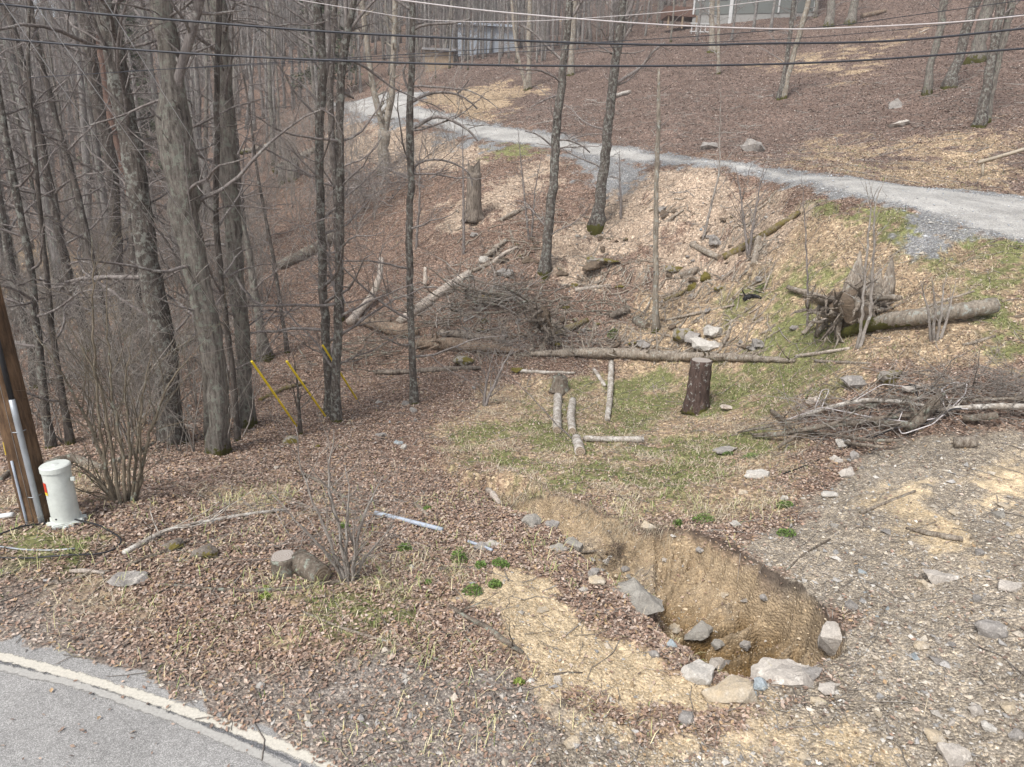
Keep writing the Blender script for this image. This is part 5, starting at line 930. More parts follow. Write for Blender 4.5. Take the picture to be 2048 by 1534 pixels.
for a in [
 ('large flat gravel-topped grey slab at the sinkhole rim', 1585,1335,165,105,'rk_pink',11,.7,.3,.05), ('tan block lying on its side below the slab', 1468,1380,125,70,'rk_tan',12,.6,.3,.18),
 ('pale pinkish block left of the tan block', 1405,1350,85,55,'rk_white',13,.8,.2), ('upright pale boulder at the right rim of the sinkhole', 1672,1268,88,84,'rk_pink',14,.8,.1),
 ('bluish white stone wedged between the big blocks', 1522,1370,36,38,'rk_blue',15), ('small blue-grey stone beside the bluish white one', 1502,1385,26,26,'rk_blue',16),
 ('pointed grey stone standing in the sinkhole', 1488,1290,30,42,'rk_gray',17,.5), ('flat grey concrete chunk in the gully floor', 1275,1198,125,75,'rk_conc',18,.8,.4,-.12),
 ('worn concrete patch at the head of the gully', 1062,1040,50,40,'rk_conc',19,.8,.45), ('pale angular stone right of the worn concrete patch', 1105,1048,34,20,'rk_gray',20),
 ('gravelly concrete slab between leaf drifts', 1150,1085,56,54,'rk_conc',21,.9,.5), ('grey pointed stone under the dead leaf clump', 1186,1142,28,34,'rk_gray',22), ('flat tan stone below the pointed one', 1195,1165,44,18,'rk_tan',23),
 ('black stone at the end of the sand bench', 1310,1308,26,18,'rk_gray',24), ('blue-grey cobble beside the black stone', 1342,1290,28,26,'rk_blue',25),
 ('buff stone at the lower edge of the sand', 1116,1357,20,24,'rk_pink',26), ('yellowish stone lying in the bottom gravel', 1145,1485,44,24,'rk_tan',27), ('brown rounded stone near the bottom of the gravel', 1375,1440,48,24,'rk_gray',28),
 ('cream stone below the big slab', 1638,1402,36,20,'rk_tan',29), ('pinkish flat stone right of the cream one', 1660,1378,50,30,'rk_pink',30), ('half-buried brown boulder on the right gravel edge', 1992,1262,75,40,'rk_gray',31),
 ('tan triangular stone on the right gravel', 1842,1292,38,24,'rk_tan',32), ('buff stone with a broken grey slab behind it', 1852,1168,38,24,'rk_tan',33), ('broken grey slab on the right gravel', 1885,1150,90,40,'rk_pink',34,.6,.4),
 ('large pale boulder at the bottom right corner', 1918,1512,80,45,'rk_pink',35), ('flat pale rock at the right frame edge', 2025,1172,60,34,'rk_pink',36), ('long cream stone right of the bottom corner boulder', 1985,1455,38,20,'rk_white',37),
 ('grey block at the lower right frame edge', 2035,1470,30,32,'rk_gray',38), ('pale slab above the long cream stone', 1955,1422,34,36,'rk_pink',39,.8,.3), ('brown flat stone above the bottom corner boulder', 1875,1475,50,28,'rk_tan',40),
 ('buff stone near the lower right edge', 2025,1415,34,26,'rk_tan',41), ('small grey stone left of the lower right boulders', 1905,1445,18,24,'rk_pink',42), ('rounded tan stone by the bottom edge', 1612,1515,30,24,'rk_tan',43),
 ('smooth pale stone lying on the upper gravel', 1662,990,38,18,'rk_white',44), ('grey stone with a pinkish flank below the brush heap', 1700,945,40,24,'rk_pink',45), ('pinkish boulder under the black stick', 1676,918,36,22,'rk_pink',46),
 ('white rounded stone just under the brush heap', 1690,886,40,20,'rk_white',47), ('dark grey stone beside the pinkish boulder', 1712,910,24,22,'rk_gray',48), ('flat pale rock in the dry grass', 1520,948,60,28,'rk_white',49,.8,.4),
 ('long grey rock in the grass below the dark stump', 1452,900,64,20,'rk_gray',50,.6,.4), ('tan block stone on the high gravel', 1908,1025,28,18,'rk_tan',51), ('cream cobble on the high gravel', 1915,1046,16,14,'rk_tan',52),
 ('pale stone in the grass tufts left of the gravel', 1487,982,24,16,'rk_tan',53), ('whitish stone above the two green weeds', 1570,995,20,12,'rk_white',54), ('flat white stone by the round green weed', 1470,1050,34,14,'rk_white',55),
 ('rugged grey rock with leaf drifts above the brush heap', 1710,765,62,36,'rk_gray',56), ('mossy grey rock outcrop behind the brush heap', 1790,755,70,40,'rk_moss',57), ('pale brown stone at the back of the brush heap', 1830,778,52,22,'rk_pink',58),
 ('bright white boulder in the grassy slope', 1434,662,62,44,'rk_white',59,.8), ('white slab below the bright boulder', 1415,692,76,36,'rk_white',60,.7,.3), ('moss-topped rock beside the white boulders', 1365,672,50,44,'rk_moss',61), ('grey cracked rock between moss and white boulders', 1390,680,44,40,'rk_gray',62),
 ('tall moss-covered rock near the charred root', 1410,556,24,30,'moss',63), ('second moss-covered rock below the tall one', 1385,575,24,30,'moss',64), ('grey flat ledge rock with mossy sides', 1205,535,76,24,'rk_moss',65,.6,.4), ('pale rock left of the pale-barked tree foot', 1005,548,34,22,'rk_gray',66),
 ('mossy rock behind the dead pole of a tree', 1350,540,40,18,'rk_moss',67), ('moss cushion below the small rootball', 1115,690,28,14,'moss',68), ('mossy rock in front of the long dark trunk', 925,725,54,24,'rk_moss',69), ('moss mound left of the sideways birch pole', 1035,742,28,16,'moss',70),
 ('moss cushion on the boggy log', 1150,572,22,12,'moss',71), ('moss-topped stone left of the short dark log', 1130,615,26,12,'moss',72), ('moss-covered rock above the short dark log', 1240,574,22,10,'moss',73), ('mossy boulder in the litter left of the yellow guards', 580,880,34,26,'rk_moss',74),
 ('grey stone set in the gully wall above the sinkhole', 1530,1200,26,18,'rk_gray',101), ('tan stone halfway down the gully wall', 1450,1190,20,14,'rk_tan',102), ('grey stone near the lip of the gully wall', 1400,1110,22,14,'rk_gray',103), ('small pale stone on the gully wall left part', 1330,1120,16,12,'rk_pink',104),
 ('dark stone at the bottom left of the sinkhole', 1435,1300,34,22,'rk_conc',105), ('pale rubble stone in the sinkhole bottom', 1535,1325,30,20,'rk_pink',106), ('flat slab tilted against the near side of the gully', 1395,1300,70,30,'rk_conc',107,.6,.4,.2), ('brown stone by the flat tilted slab', 1350,1262,30,22,'rk_tan',108),
 ('pale cobble in the middle of the gully floor', 1215,1130,26,18,'rk_white',109), ('grey cobble beside the gully leaf clump', 1250,1140,22,16,'rk_gray',110), ('long grey slab in the leaf drift left of the gully', 1120,1095,60,22,'rk_conc',111,.5,.4), ('buff stone in the leaf drift below the long grey slab', 1165,1180,24,18,'rk_pink',112),
 ('second pale slab behind the pinkish block', 1440,1338,60,30,'rk_pink',113,.6,.3), ('grey slab leaning right of the gravel-topped slab', 1625,1345,60,40,'rk_gray',114,.6,.2), ('small mossy knob right of the yellow guards', 635,892,12,12,'moss',75), ('big grey boulder beside the driveway', 1505,292,56,34,'rk_gray',76,.7), ('low weathered boulder left of the big driveway boulder', 1422,290,42,26,'rk_gray',77,.7),
 ('tall pointed grey rock on the mulch slope', 1793,208,28,28,'rk_gray',78), ('long flat pale rock on the mulch slope', 1796,249,52,20,'rk_pink',79,.5,.3,.3), ('pale stone in the stream grit', 795,885,24,14,'rk_blue',80), ('whitish stone beside the stream grit', 808,895,20,16,'rk_white',81),
 ('grey rock in the leaves above the stream grit', 760,868,28,14,'rk_gray',82), ('stone by the blue-grey pipe end', 965,1095,40,20,'rk_gray',83), ('pale rock above the pipe end', 985,1088,38,16,'rk_pink',84), ('small white stone in the leaves by the shrub', 822,1134,20,9,'rk_white',85),
 ('pale rock among the splintered wood on the chips', 1080,437,20,14,'rk_pink',86), ('brown rock under the broken stump', 948,470,20,12,'rk_gray',87), ('pale slab on the chips below the stump', 968,520,22,22,'rk_white',88,.6,.4), ('grey rock left of the root mass', 1588,655,24,18,'rk_gray',89),
 ('long grey flat rock in the left wood by the stream', 40,690,60,30,'rk_gray',90,.6,.4), ('pale stone in the stream left of the shrub', 118,806,16,14,'rk_white',91)]:
    rock(*a)
M['oldblock'] = rockm('old_mossy_wood', (.22,.19,.16), (.11,.09,.075), (.32,.30,.26), 1.6, moss=.12)
rock('grey flat slab of rock near the road at left', 248, 1158, 110, 28, 'rk_gray', 92, .45, .5, 0, 'rock_slab', 'rock slab')
rock('mossy block of old wood right of the birch-barked branch', 408, 1104, 58, 44, 'oldblock', 93, .7, .25, 0, 'wood_block', 'wood block')
rock('rounded mossy block touching the birch-barked branch', 340, 1090, 56, 36, 'oldblock', 94, .8, .1, 0, 'wood_block', 'wood block')
rock('pale sawn block of wood beside the dark stump', 1454, 818, 32, 18, 'deadpale', 95, .6, .5, 0, 'wood_block', 'wood block', .1)
rock('freshly split wood chunk with a white face', 1626, 800, 30, 28, 'deadpale', 96, .6, .0, 0, 'wood_block', 'wood block')
rock('tan fringed fibre lump on the gully rim', 1296, 1050, 38, 26, 'rk_tan', 97, .8, .0, 0, 'soil_clod', 'soil clod')
def px_of(x, y):
    p = np.array([x, y, float(hz(x, y)[0])])-CAM; d = p @ _F; return 1024+F_PX*(p @ _Rt)/d, 767-F_PX*(p @ _Up)/d
def binned(v, edges, names): return names[int(np.searchsorted(edges, v))]
def where_stone(x, y):
    u, v = px_of(x, y)
    if u < 1000: return 'in the grit '+binned(u, [500, 760], ['of the verge left of the log rounds', 'of the verge below the leafless shrub', 'by the bottom frame edge'])
    if v > 1400: return binned(u, [1250, 1450, 1650, 1850], ['on the bottom gravel below the sand patch', 'on the bottom gravel under the pale pinkish block', 'on the bottom gravel under the big rim slab', 'on the bottom gravel right of the rim slab', 'on the gravel in the bottom right corner'])
    if v > 1250: return binned(u, [1350, 1700, 1870], ['on the sand bench', 'around the sinkhole rim', 'on the gravel just right of the sinkhole', 'on the gravel by the half-buried boulder'])
    if v > 1080: return binned(u, [1300, 1560, 1760, 1920], ['near the flat concrete chunk', 'on the gully wall under the round green weed', 'on the gravel above the sinkhole', 'beside the broken grey slab', 'on the right gravel below the bark-covered branch'])
    return binned(u, [1300, 1560, 1740, 1900], ['at the gully head', 'near the whitish stone at the grass edge', 'on the gravel by the smooth pale stone', 'on the gravel below the brush heap', 'on the highest gravel near the frame edge'])
def where_slope(x, y):
    u, v = px_of(x, y); a = binned(u, [1000, 1090, 1200, 1310, 1400, 1480], ['by the broken mossy stump', 'left of the pale-barked tree foot', 'between the pale-barked and the stout tree', 'left of the dead pole of a tree', 'right of the dead pole of a tree', 'by the charred root', 'near the V of mossy logs'])
    return a+(', high up' if v < 470 else (', at ledge rock level' if v < 580 else ', low by the long log'))
def where_stream(x, y):
    u, v = px_of(x, y); return 'in the stream bed '+binned(u, [420, 520, 600, 660, 720, 790, 860], ['behind the fused trunk', 'beside the straight grey tree foot', 'around the left yellow guard', 'around the middle yellow guard', 'by the right yellow guard', 'between the yellow guards and the lone slim tree', 'at the lone slim tree foot', 'right of the lone slim tree'])+(', on its near side' if v > 850 else '')
# many small loose stones: individual copies
STM = [mk('stone', *rockmesh(1, .8, .6, 300+k, 13, 1, .08), M[['rk_tan', 'rk_gray', 'rk_pink', 'rk_blue', 'rk_white', 'rk_conc'][k % 6]], smooth=False) for k in range(8)]; SME = [o.data for o in STM]
for o in STM: bpy.data.objects.remove(o)
rng = np.random.default_rng(31); ns = 0
x, y, r = samples(5000, 3.8, 20, 1.3); w_ = rw(x, y); pr = w_[:, DIRT]*.25+w_[:, SAND]*.04+w_[:, OCHRE]*.3+w_[:, BANK]*.1+w_[:, FANG]*.0+w_[:, GRIT]*.03; kk = np.where(R.random(len(x)) < pr)[0][:170]
for i in kk:
    k = int(rng.integers(0, 8)); o = bpy.data.objects.new('stone', SME[k]); COL.objects.link(o); s = min(.03*math.exp(rng.normal(.35, .7)), .16)*(1+.03*r[i]); o.scale = (s, s, s*rng.uniform(.7, 1)); o.rotation_euler = (rng.normal(0, .2), rng.normal(0, .2), rng.uniform(0, 6.28)); o.location = (x[i], y[i], float(hz(x[i], y[i])[0])+s*.05)
    lb = where_stone(x[i], y[i]); tag(o, 'small loose angular stone '+lb, 'stone', 'small stones '+lb)
x, y, r = samples(9000, 8, 26, 1.1); w_ = rw(x, y); az_ = np.degrees(np.arctan2(x, y)); bnd = (np.abs(y-14.8-.25*(x+4)) < 1.6) & (x < -.5) & (x > -13); ch = w_[:, CHIP] > .4; kk = np.r_[np.where(bnd & (R.random(len(x)) < .35))[0][:60], np.where(ch & (y < 27) & (R.random(len(x)) < .3))[0][:70]]
for i in kk:
    k = int(rng.integers(0, 8)); o = bpy.data.objects.new('stone', SME[k]); COL.objects.link(o); s = .10*math.exp(rng.normal(.1, .45)); o.scale = (s, s, s*.8); o.rotation_euler = (rng.normal(0, .3), rng.normal(0, .3), rng.uniform(0, 6.28)); o.location = (x[i], y[i], float(hz(x[i], y[i])[0])+s*.1)
    c_ = ch[i]; lb = where_slope(x[i], y[i]) if c_ else where_stream(x[i], y[i]); tag(o, 'weathered stone '+lb, 'stone', 'stones '+lb)

# ------------------------------------------------------------------ root masses and brush heaps
def rootmass(label, u, v, w, h, nr, mat, seed, L=(.4, 1.3), name='root_mass', shards=0, rad=.04, mat2=None):
    rng = np.random.default_rng(seed); b = G(u, v+h*.45); dp = depth_of(b); sx = w*dp/F_PX; sz = h*dp/F_PX; c = b+np.array([0, .2, sz*.42]); root = empty(name, b, label, 'root mass')
    co, T_ = rockmesh(sx*.5, sx*.4, sz*.62, seed, 30, 3, .3); o = mk('soil_clump', co, T_, M['soil'], smooth=False); o.parent = root; o.location = Vector([float(q) for q in c-b])
    for k in range(nr):
        d = rng.normal(0, 1, 3)*np.array([1.2, .8, .8]); d[1] -= .4; d /= np.linalg.norm(d); s = TB(); p0 = c+d*np.array([sx*.22, sx*.16, sz*.25]); ln = rng.uniform(*L); pts = wig(p0, d, ln, 7, .42, rng, droop=.12); zz = hz(pts[:, 0], pts[:, 1]); pts[:, 2] = np.maximum(pts[:, 2], zz+.01); r0 = rng.uniform(.35, 1.0)*rad
        s.add(pts, np.linspace(r0, .006, len(pts)), 7)
        for _ in range(3): grow(s, pts[rng.integers(2, 6)], d+rng.normal(0, .7, 3), ln*.4, r0*.35, 0, rng)
        s.build('root', M[mat2 if mat2 and k % 2 else mat], root, loc=b)
    for k in range(shards):
        a = k/max(1, shards-1); p0 = c+np.array([(a-.5)*sx*.34+sx*.22, .15+rng.normal(0, .05), 0]); hh = sz*rng.uniform(.55, .95); s = TB(); s.add(np.array([p0, p0+[rng.normal(0, .03), 0, hh*.5], p0+[rng.normal(.04, .05), 0, hh]]), [.16*sx/2, .12*sx/2, .02], 7); s.build('wood_shard', M['dead'], root, loc=b)
    return root
rootmass('upturned root mass of the grey sawn trunk, with splintered wood standing on it', 1690, 615, 215, 120, 34, 'root', 71, (.3, 1.0), shards=9, rad=.11, mat2='dead')
rootmass('small dark upturned rootball behind the long trunk', 1088, 640, 80, 110, 26, 'root', 72, (.3, .9), rad=.09)
def brush(name, label, px, n, L, r, mat, seed, spread=.35, flat=.5, lv=1, dir_=None, dens=2.5, minr=.0025):
    rng = np.random.default_rng(seed); pts = [G(u, v) for u, v in px]; b = pts[0].copy(); tb = TB()
    for k in range(n):
        i = rng.integers(0, len(pts)); j = rng.integers(0, len(pts)); t = rng.random(); p = pts[i]*(1-t)+pts[j]*t+rng.normal(0, spread, 3)*[1, 1, 0]; p[2] = hz(p[0], p[1])[0]+abs(rng.normal(0, spread*.5))+.02
        a = rng.uniform(0, 6.28); d = np.array([cos(a), sin(a), rng.uniform(-.05, flat)]); 
        if dir_ is not None: d = d*.55+np.array(dir_)
        grow(tb, p, d, rng.uniform(*L), rng.uniform(*r), lv, rng, dens, up=-.02, minr=minr)
    V, F_ = tb.arrays(); z = hz(V[:, 0], V[:, 1]); V[:, 2] = np.maximum(V[:, 2], z+.004); o = mk(name, V, F_, M[mat], loc=b); return tag(o, label, 'brush heap')
brush('brush_pile', 'dark heap of piled brush between the forked tree and the lone slim tree', [(690,440),(740,420),(800,400),(740,380),(810,380),(700,410)], 120, (1.0, 3.2), (.012, .035), 'twig', 81, 1.1, .5, dens=1.8, minr=.007)
brush('brush_pile', 'heap of pale twiggy branches piled against the small rootball', [(880,640),(940,620),(1000,625),(1050,640),(960,650),(900,660),(1020,600),(900,600)], 110, (.8, 2.4), (.010, .026), 'twigpale', 82, .6, .6, dens=1.8, minr=.006)
brush('brush_pile', 'pale twigs tangled over the long log middle', [(990,690),(1060,695),(1140,695),(1200,690),(1000,715)], 100, (.5, 1.6), (.005, .014), 'twigpale', 83, .35, .5)
brush('brush_pile', 'fine grey twigs of the right-hand brush heap', [(1640,840),(1720,830),(1800,840),(1880,830),(1960,825),(1560,860),(1700,870),(1800,800)], 150, (.4, 1.6), (.005, .014), 'twigpale', 84, .4, .4, dens=1.8, minr=.003)
brush('brush_pile', 'stouter grey branches heaped behind the small rootball', [(860,630),(940,615),(1010,620),(1070,640),(1140,640)], 46, (1.2, 3.0), (.018, .04), 'log', 89, .6, .5, lv=1, dens=1.5)
brush('brush_pile', 'broken grey limbs lying along the foot of the slope left of the lone slim tree', [(700,700),(760,690),(800,720),(720,740),(850,730)], 40, (1.0, 2.6), (.012, .03), 'log', 90, .6, .25, lv=1, dens=1.5)
brush('brush_pile', 'brown clump of dead evergreen twigs at the right frame edge', [(1960,790),(2010,790),(2050,780),(2000,810)], 120, (.3, .9), (.003, .006), 'twigpale', 85, .25, .5, dens=6)
brush('brush_pile', 'clump of dead leaves and rootlets beside the gully', [(1235,1112),(1222,1118)], 60, (.08, .28), (.002, .005), 'deadred', 86, .07, 1.0, dens=6)
brush('brush_pile', 'thin fallen twigs around the leafless shrub and the birch-barked branch', [(480,1050),(560,1060),(640,1000),(720,1060),(800,1080),(600,1130),(760,1000)], 46, (.5, 1.5), (.003, .008), 'twigpale', 87, .3, .15)
brush('brush_pile', 'splintered grey wood scattered on the chip slope rocks', [(1000,500),(960,540),(1040,460),(1100,420),(1060,500)], 60, (.3, 1.1), (.008, .03), 'dead', 88, .4, .1, lv=0)
# broken wood and bark strewn over the cleared slope: uncountable
tb = TB(); rng = np.random.default_rng(95); nd = 0
while nd < 900:
    u, v = rng.uniform(900, 1560), rng.uniform(400, 720); p = G(u, v); 
    if noise2(p[0]/1.4, p[1]/1.4, 44) < .38: nd += .25; continue
    nd += 1; a = rng.uniform(0, 6.28); L = rng.uniform(.12, .8); r_ = rng.uniform(.008, .035); q = np.array([p+np.array([cos(a), sin(a), 0])*L*t for t in (-.5, 0, .5)]); q[:, :2] += rng.normal(0, .03, (3, 2)); q[:, 2] = hz(q[:, 0], q[:, 1])+r_*.7+[0, 0, rng.uniform(0, .12)]; tb.add(q, [r_, r_*.9, r_*.4], 5)
tag(tb.build('wood_debris', M['dead'], smooth=False), 'broken branches and bark strewn over the cleared slope', 'debris', kind='stuff')
CL = [mk('c', *rockmesh(1, .8, .55, 700+k, 16, 2, .2), M[['soil', 'rk_moss', 'rk_gray', 'soil'][k]], smooth=False) for k in range(4)]; CLM = [o.data for o in CL]
for o in CL: bpy.data.objects.remove(o)
nc = 0
while nc < 120:
    u, v = rng.uniform(930, 1520), rng.uniform(420, 700); p = G(u, v)
    if noise2(p[0]/1.8, p[1]/1.8, 45) < .45: continue
    nc += 1; k = int(rng.integers(0, 4)); o = bpy.data.objects.new('stone' if k in (1, 2) else 'soil_clod', CLM[k]); COL.objects.link(o); s = .23*math.exp(rng.normal(0, .45)); o.scale = (s, s, s*rng.uniform(.6, 1)); o.rotation_euler = (rng.normal(0, .25), rng.normal(0, .25), rng.uniform(0, 6.28)); o.location = p+np.array([0, 0, s*.1])
    lb = where_slope(p[0], p[1]); kn = ('dark soil clod', 'mossy stone', 'rough grey stone', 'dark soil clod')[k]; tag(o, kn+' '+lb, 'stone' if k in (1, 2) else 'soil clod', kn+'s '+lb)
# twig litter over everything: uncountable
tb = TB(); rng = np.random.default_rng(91); x, y, r = samples(70000, 3.8, 45, 1.15); w_ = rw(x, y); pr = w_[:, LITTER]*.36+w_[:, DRY]*.22+w_[:, CHIP]*.2+w_[:, DIRT]*.10+w_[:, GREEN]*.1+w_[:, MULCH]*.2+w_[:, WETD]*.05+w_[:, SAND]*.05+w_[:, GRIT]*.08
ks = np.where(R.random(len(x)) < pr)[0]; LL = .12*np.exp(R.normal(.3, .6, len(x)))*(1+.02*r); aa = R.uniform(0, 6.28, len(x)); m1 = np.zeros((len(x), 5, 3))
for q in range(5):
    t = q/4-.5; m1[:, q, 0] = x+np.cos(aa)*LL*t; m1[:, q, 1] = y+np.sin(aa)*LL*t
m1[:, :, :2] += R.normal(0, .03, (len(x), 5, 2))*LL[:, None, None]; m1[:, :, 2] = hz(m1[..., 0].ravel(), m1[..., 1].ravel()).reshape(-1, 5)+.012
for i in ks:
    rr_ = (.0018+.005*LL[i])*(1+.05*r[i]); tb.add(m1[i], np.linspace(rr_, rr_*.5, 5), 3, False)
tag(tb.build('twig_litter', M['twigpale']), 'short dead twigs strewn over the leaf litter and grass', 'twigs', kind='stuff')
# splinters on the mulch and chips
# green weeds
def weed(label, u, v, w, h, seed, name='weed', colr=(.13,.24,.035)):
    rng = np.random.default_rng(seed); b = G(u, v+h*.4); dp = depth_of(b); sx = w*dp/F_PX/2; sz = h*dp/F_PX; V = []; C = []
    for k in range(260):
        a = rng.uniform(0, 6.28); q = math.sqrt(rng.random()); p = b+np.array([cos(a)*sx*q, sin(a)*sx*q*.8, 0]); p[2] = hz(p[0], p[1])[0]+sz*.8*math.sqrt(max(0, 1-q*q))*rng.uniform(.15, 1); s = rng.uniform(.006, .016)*(1+.05*dp); aa = rng.uniform(0, 6.28); d1 = np.array([cos(aa), sin(aa), rng.uniform(-.2, .9)])*s; d2 = np.array([-sin(aa), cos(aa), rng.uniform(-.3, .3)])*s*.55
        V += [p-d1*.6, p+d2, p+d1, p-d2]; C += [np.array(colr)*rng.uniform(.6, 1.5)]*4
    o = mk(name, np.array(V), np.arange(len(V)).reshape(-1, 4), M['green'], smooth=False, col=np.array(C), loc=b); return tag(o, label, 'weed')
for i, (lab, u, v, w_, h_) in enumerate([
 ('round green weed on the gully rim', 1408,1034,46,22), ('small green weed left of the round one', 1355,1043,20,22), ('green weed by the whitish stone', 1568,1007,34,16), ('flat dull green weed on the gravel', 1572,1064,38,14), ('lush green weed at the left edge of the sand', 945,1176,42,22),
 ('green weed right of the leafless shrub', 810,1092,32,22), ('tall green weed clump below the blue-grey pipe', 918,1105,36,38), ('green weed touching the pipe end', 962,1128,26,18), ('green weed above the sand patch', 1000,1122,38,20), ('small green weed in the leaves above the sand', 990,1165,28,16),
 ('bright yellow-green weed by the lying log round', 530,1190,22,14), ('small yellow-green weed above the bright one', 530,1174,14,8), ('yellow-green weed at the lower edge of the sand', 1038,1360,22,14), ('tiny green weed right of the shrub', 857,1163,16,10), ('green weed beside the broken branch near the pipe', 855,1015,20,12),
 ('green weed in the grass below the long rock', 1500,910,30,14), ('green weed left of that below the long rock', 1455,905,22,10), ('green plant under the white boulders', 1520,575,26,12), ('green plant in the chips above the grey round', 1225,666,22,12), ('green weed left of the shrub foot', 690,1050,24,16)]):
    weed(lab, u, v, w_, h_, 600+i, colr=(.17,.21,.045) if 'yellow' in lab else (.10,.155,.035))
# ------------------------------------------------------------------ man-made things
M['pole'] = bark('creosote_pole', (.06,.036,.022), (.17,.105,.06), .0, sc=.8, ridge=.4)
M['galv'] = plain('galvanised', (.34,.36,.38), .45, .4, .5); M['black'] = plain('black_plastic', (.016,.016,.018), .45); M['pvc'] = plain('grey_pvc', (.36,.40,.46), .5); M['white'] = plain('white_plastic', (.66,.67,.66), .45, var=.08)
M['ped'] = plain('pedestal_plastic', (.56,.585,.545), .55, var=.14, sc=6); M['yellow'] = plain('yellow_guard', (.88,.66,.03), .45, var=.1); M['red'+'lab'] = plain('red_label', (.55,.05,.02), .5); M['ylab'] = plain('yellow_label', (.75,.55,.03), .5)
M['wire'] = plain('wire_black', (.035,.037,.045), .5); M['wirew'] = plain('wire_pale', (.52,.48,.47), .45); M['steel'] = plain('steel_wire', (.40,.39,.38), .4, .5); M['siding'] = plain('grey_siding', (.13,.14,.13), .7); M['trim'] = plain('white_trim', (.48,.48,.47), .6); M['glass'] = plain('window_glass', (.06,.07,.08), .12, 0, .6)
M['metalroof'] = plain('pale_metal', (.36,.40,.45), .5, .0, .5, .06); M['rust'] = plain('rusty_boards', (.13,.075,.055), .85, var=.3); M['tan'] = plain('tan_boards', (.28,.21,.14), .85, var=.25); M['roof'] = plain('shingle', (.16,.155,.155), .9, var=.3, sc=40); M['found'] = plain('foundation', (.27,.265,.25), .9); M['rail'] = plain('old_rail', (.36,.31,.24), .9, var=.3)
def tube(name, pts, r, mat, parent=None, sides=10, step=.08, smooth=True):
    P_, R_ = smooth_path(pts, [r]*len(pts) if not hasattr(r, '__len__') else r, step) if smooth else (np.array(pts, float), np.full(len(pts), r)); tb = TB(); tb.add(P_, R_, sides); o = tb.build(name, mat); 
    if parent is not None: o.parent = parent; o.location = -parent.location
    return o
def box(name, c, s, mat, parent=None, rz=0.0, bev=.0):
    bm = bmesh.new(); bmesh.ops.create_cube(bm, size=1); bmesh.ops.scale(bm, vec=s, verts=bm.verts)
    if bev: bmesh.ops.bevel(bm, geom=bm.edges[:], offset=bev, segments=2, affect='EDGES')
    me = bpy.data.meshes.new(name); bm.to_mesh(me); bm.free(); me.materials.append(mat); o = bpy.data.objects.new(name, me); COL.objects.link(o); o.location = c; o.rotation_euler.z = rz
    if parent is not None: o.parent = parent
    return o
# utility pole
pb = G(66, 1046); Yp = pb[1]+.12; pb[2] = hz(pb[0], Yp)[0]; pb[1] = Yp; root = empty('utility_pole', pb, 'brown wooden utility pole with a grey conduit at the left edge', 'utility pole'); ax = PY(-18, 640, Yp)-pb; ax /= np.linalg.norm(ax)
if ax[2] < 0: ax = -ax
pr = 27.5*depth_of(pb)/F_PX; tb = TB(); hs_ = np.linspace(-.3, 9.5, 40); tb.add(pb+ax*hs_[:, None], np.linspace(pr*1.03, pr*.75, 40), 24); tb.build('pole_shaft', M['pole'], root, loc=pb)
side = np.cross(ax, [0, 1, 0]); side /= np.linalg.norm(side); fr = np.cross(side, ax); fr = fr if fr[1] < 0 else -fr; side = side if side[0] > 0 else -side
def onpole(h, a, off): return pb+ax*h+(side*sin(a)+fr*cos(a))*(pr*(1-.028*h)+off)
a1 = radians(42); tb = TB(); tb.add(np.array([onpole(h, a1, .03) for h in np.linspace(-.05, 1.62, 8)]), .033, 14); tb.build('conduit', M['galv'], root, loc=pb)
tb = TB(); tb.add(np.array([onpole(h, a1, .025) for h in np.linspace(1.6, 5.5, 8)]), .029, 12); tb.build('cable_sleeve', M['black'], root, loc=pb)
for h in (.38, 1.22):
    tb = TB(); tb.add(np.array([onpole(h, a1+q, .034-abs(q)*.05)+fr*.03*(1-abs(q)/.4) for q in np.linspace(-.38, .38, 7)]), .006, 6); tb.build('strap', M['galv'], root, loc=pb)
tb = TB(); tb.add(np.array([onpole(h, radians(-8)-h*.0, .012) for h in np.linspace(-.02, .86, 6)]), .014, 8); tb.build('small_conduit', M['pvc'], root, loc=pb)
tb = TB(); tb.add(np.array([onpole(h, radians(16), .006) for h in np.linspace(0, 5, 10)]), .0025, 4); tb.build('ground_wire', M['steel'], root, loc=pb)
o = box('pole_tag', (0, 0, 0), (.022, .006, .16), M['ylab'], root); o.location = Vector([float(q) for q in onpole(1.0, radians(-42), .004)-pb]); o.rotation_euler = (0, math.atan2(ax[0], ax[2]), -radians(42))
# telecom pedestal
qb = G(122, 1054); qb[1] += .12; qb[2] = hz(qb[0], qb[1])[0]; dq = depth_of(qb); rp = 25*dq/F_PX; Hq = 118*dq/F_PX*1.08; root = empty('utility_pedestal', qb, 'pale green-grey cylindrical utility pedestal beside the pole', 'pedestal')
tl = np.array([-.03, .0]); tb = TB(); zz = np.array([.03, .04, Hq-.08, Hq-.075]); tb.add(np.stack([tl[0]*zz/Hq, tl[1]*zz, zz], -1), [rp*.98]*4, 40); o = tb.build('housing', M['ped']); o.parent = root
tb = TB(); zz = np.array([Hq-.075, Hq-.072, Hq-.012, Hq]); tb.add(np.stack([tl[0]*zz/Hq, 0*zz, zz], -1), [rp*.99, rp*1.06, rp*1.06, rp*.98], 40); o = tb.build('lid', M['ped'], smooth=False); o.parent = root
tb = TB(); tb.add(np.array([[tl[0], 0, Hq+.0005], [tl[0], 0, Hq+.004]]), [rp*.3, rp*.28], 20); o = tb.build('lid_knob', M['ped']); o.parent = root
o = box('base_plate', (0, 0, .045), (rp*2.15, rp*2.15, .055), M['ped'], root, radians(38), .014)
for k in range(4):
    a = radians(38+90*k); box('base_foot', (cos(a)*rp*1.08, sin(a)*rp*1.08, .02), (.09, .13, .05), M['ped'], root, a, .01)
box('lock_tab', (rp+.02, -.02, Hq*.78), (.05, .03, .05), M['ped'], root, .2, .006)
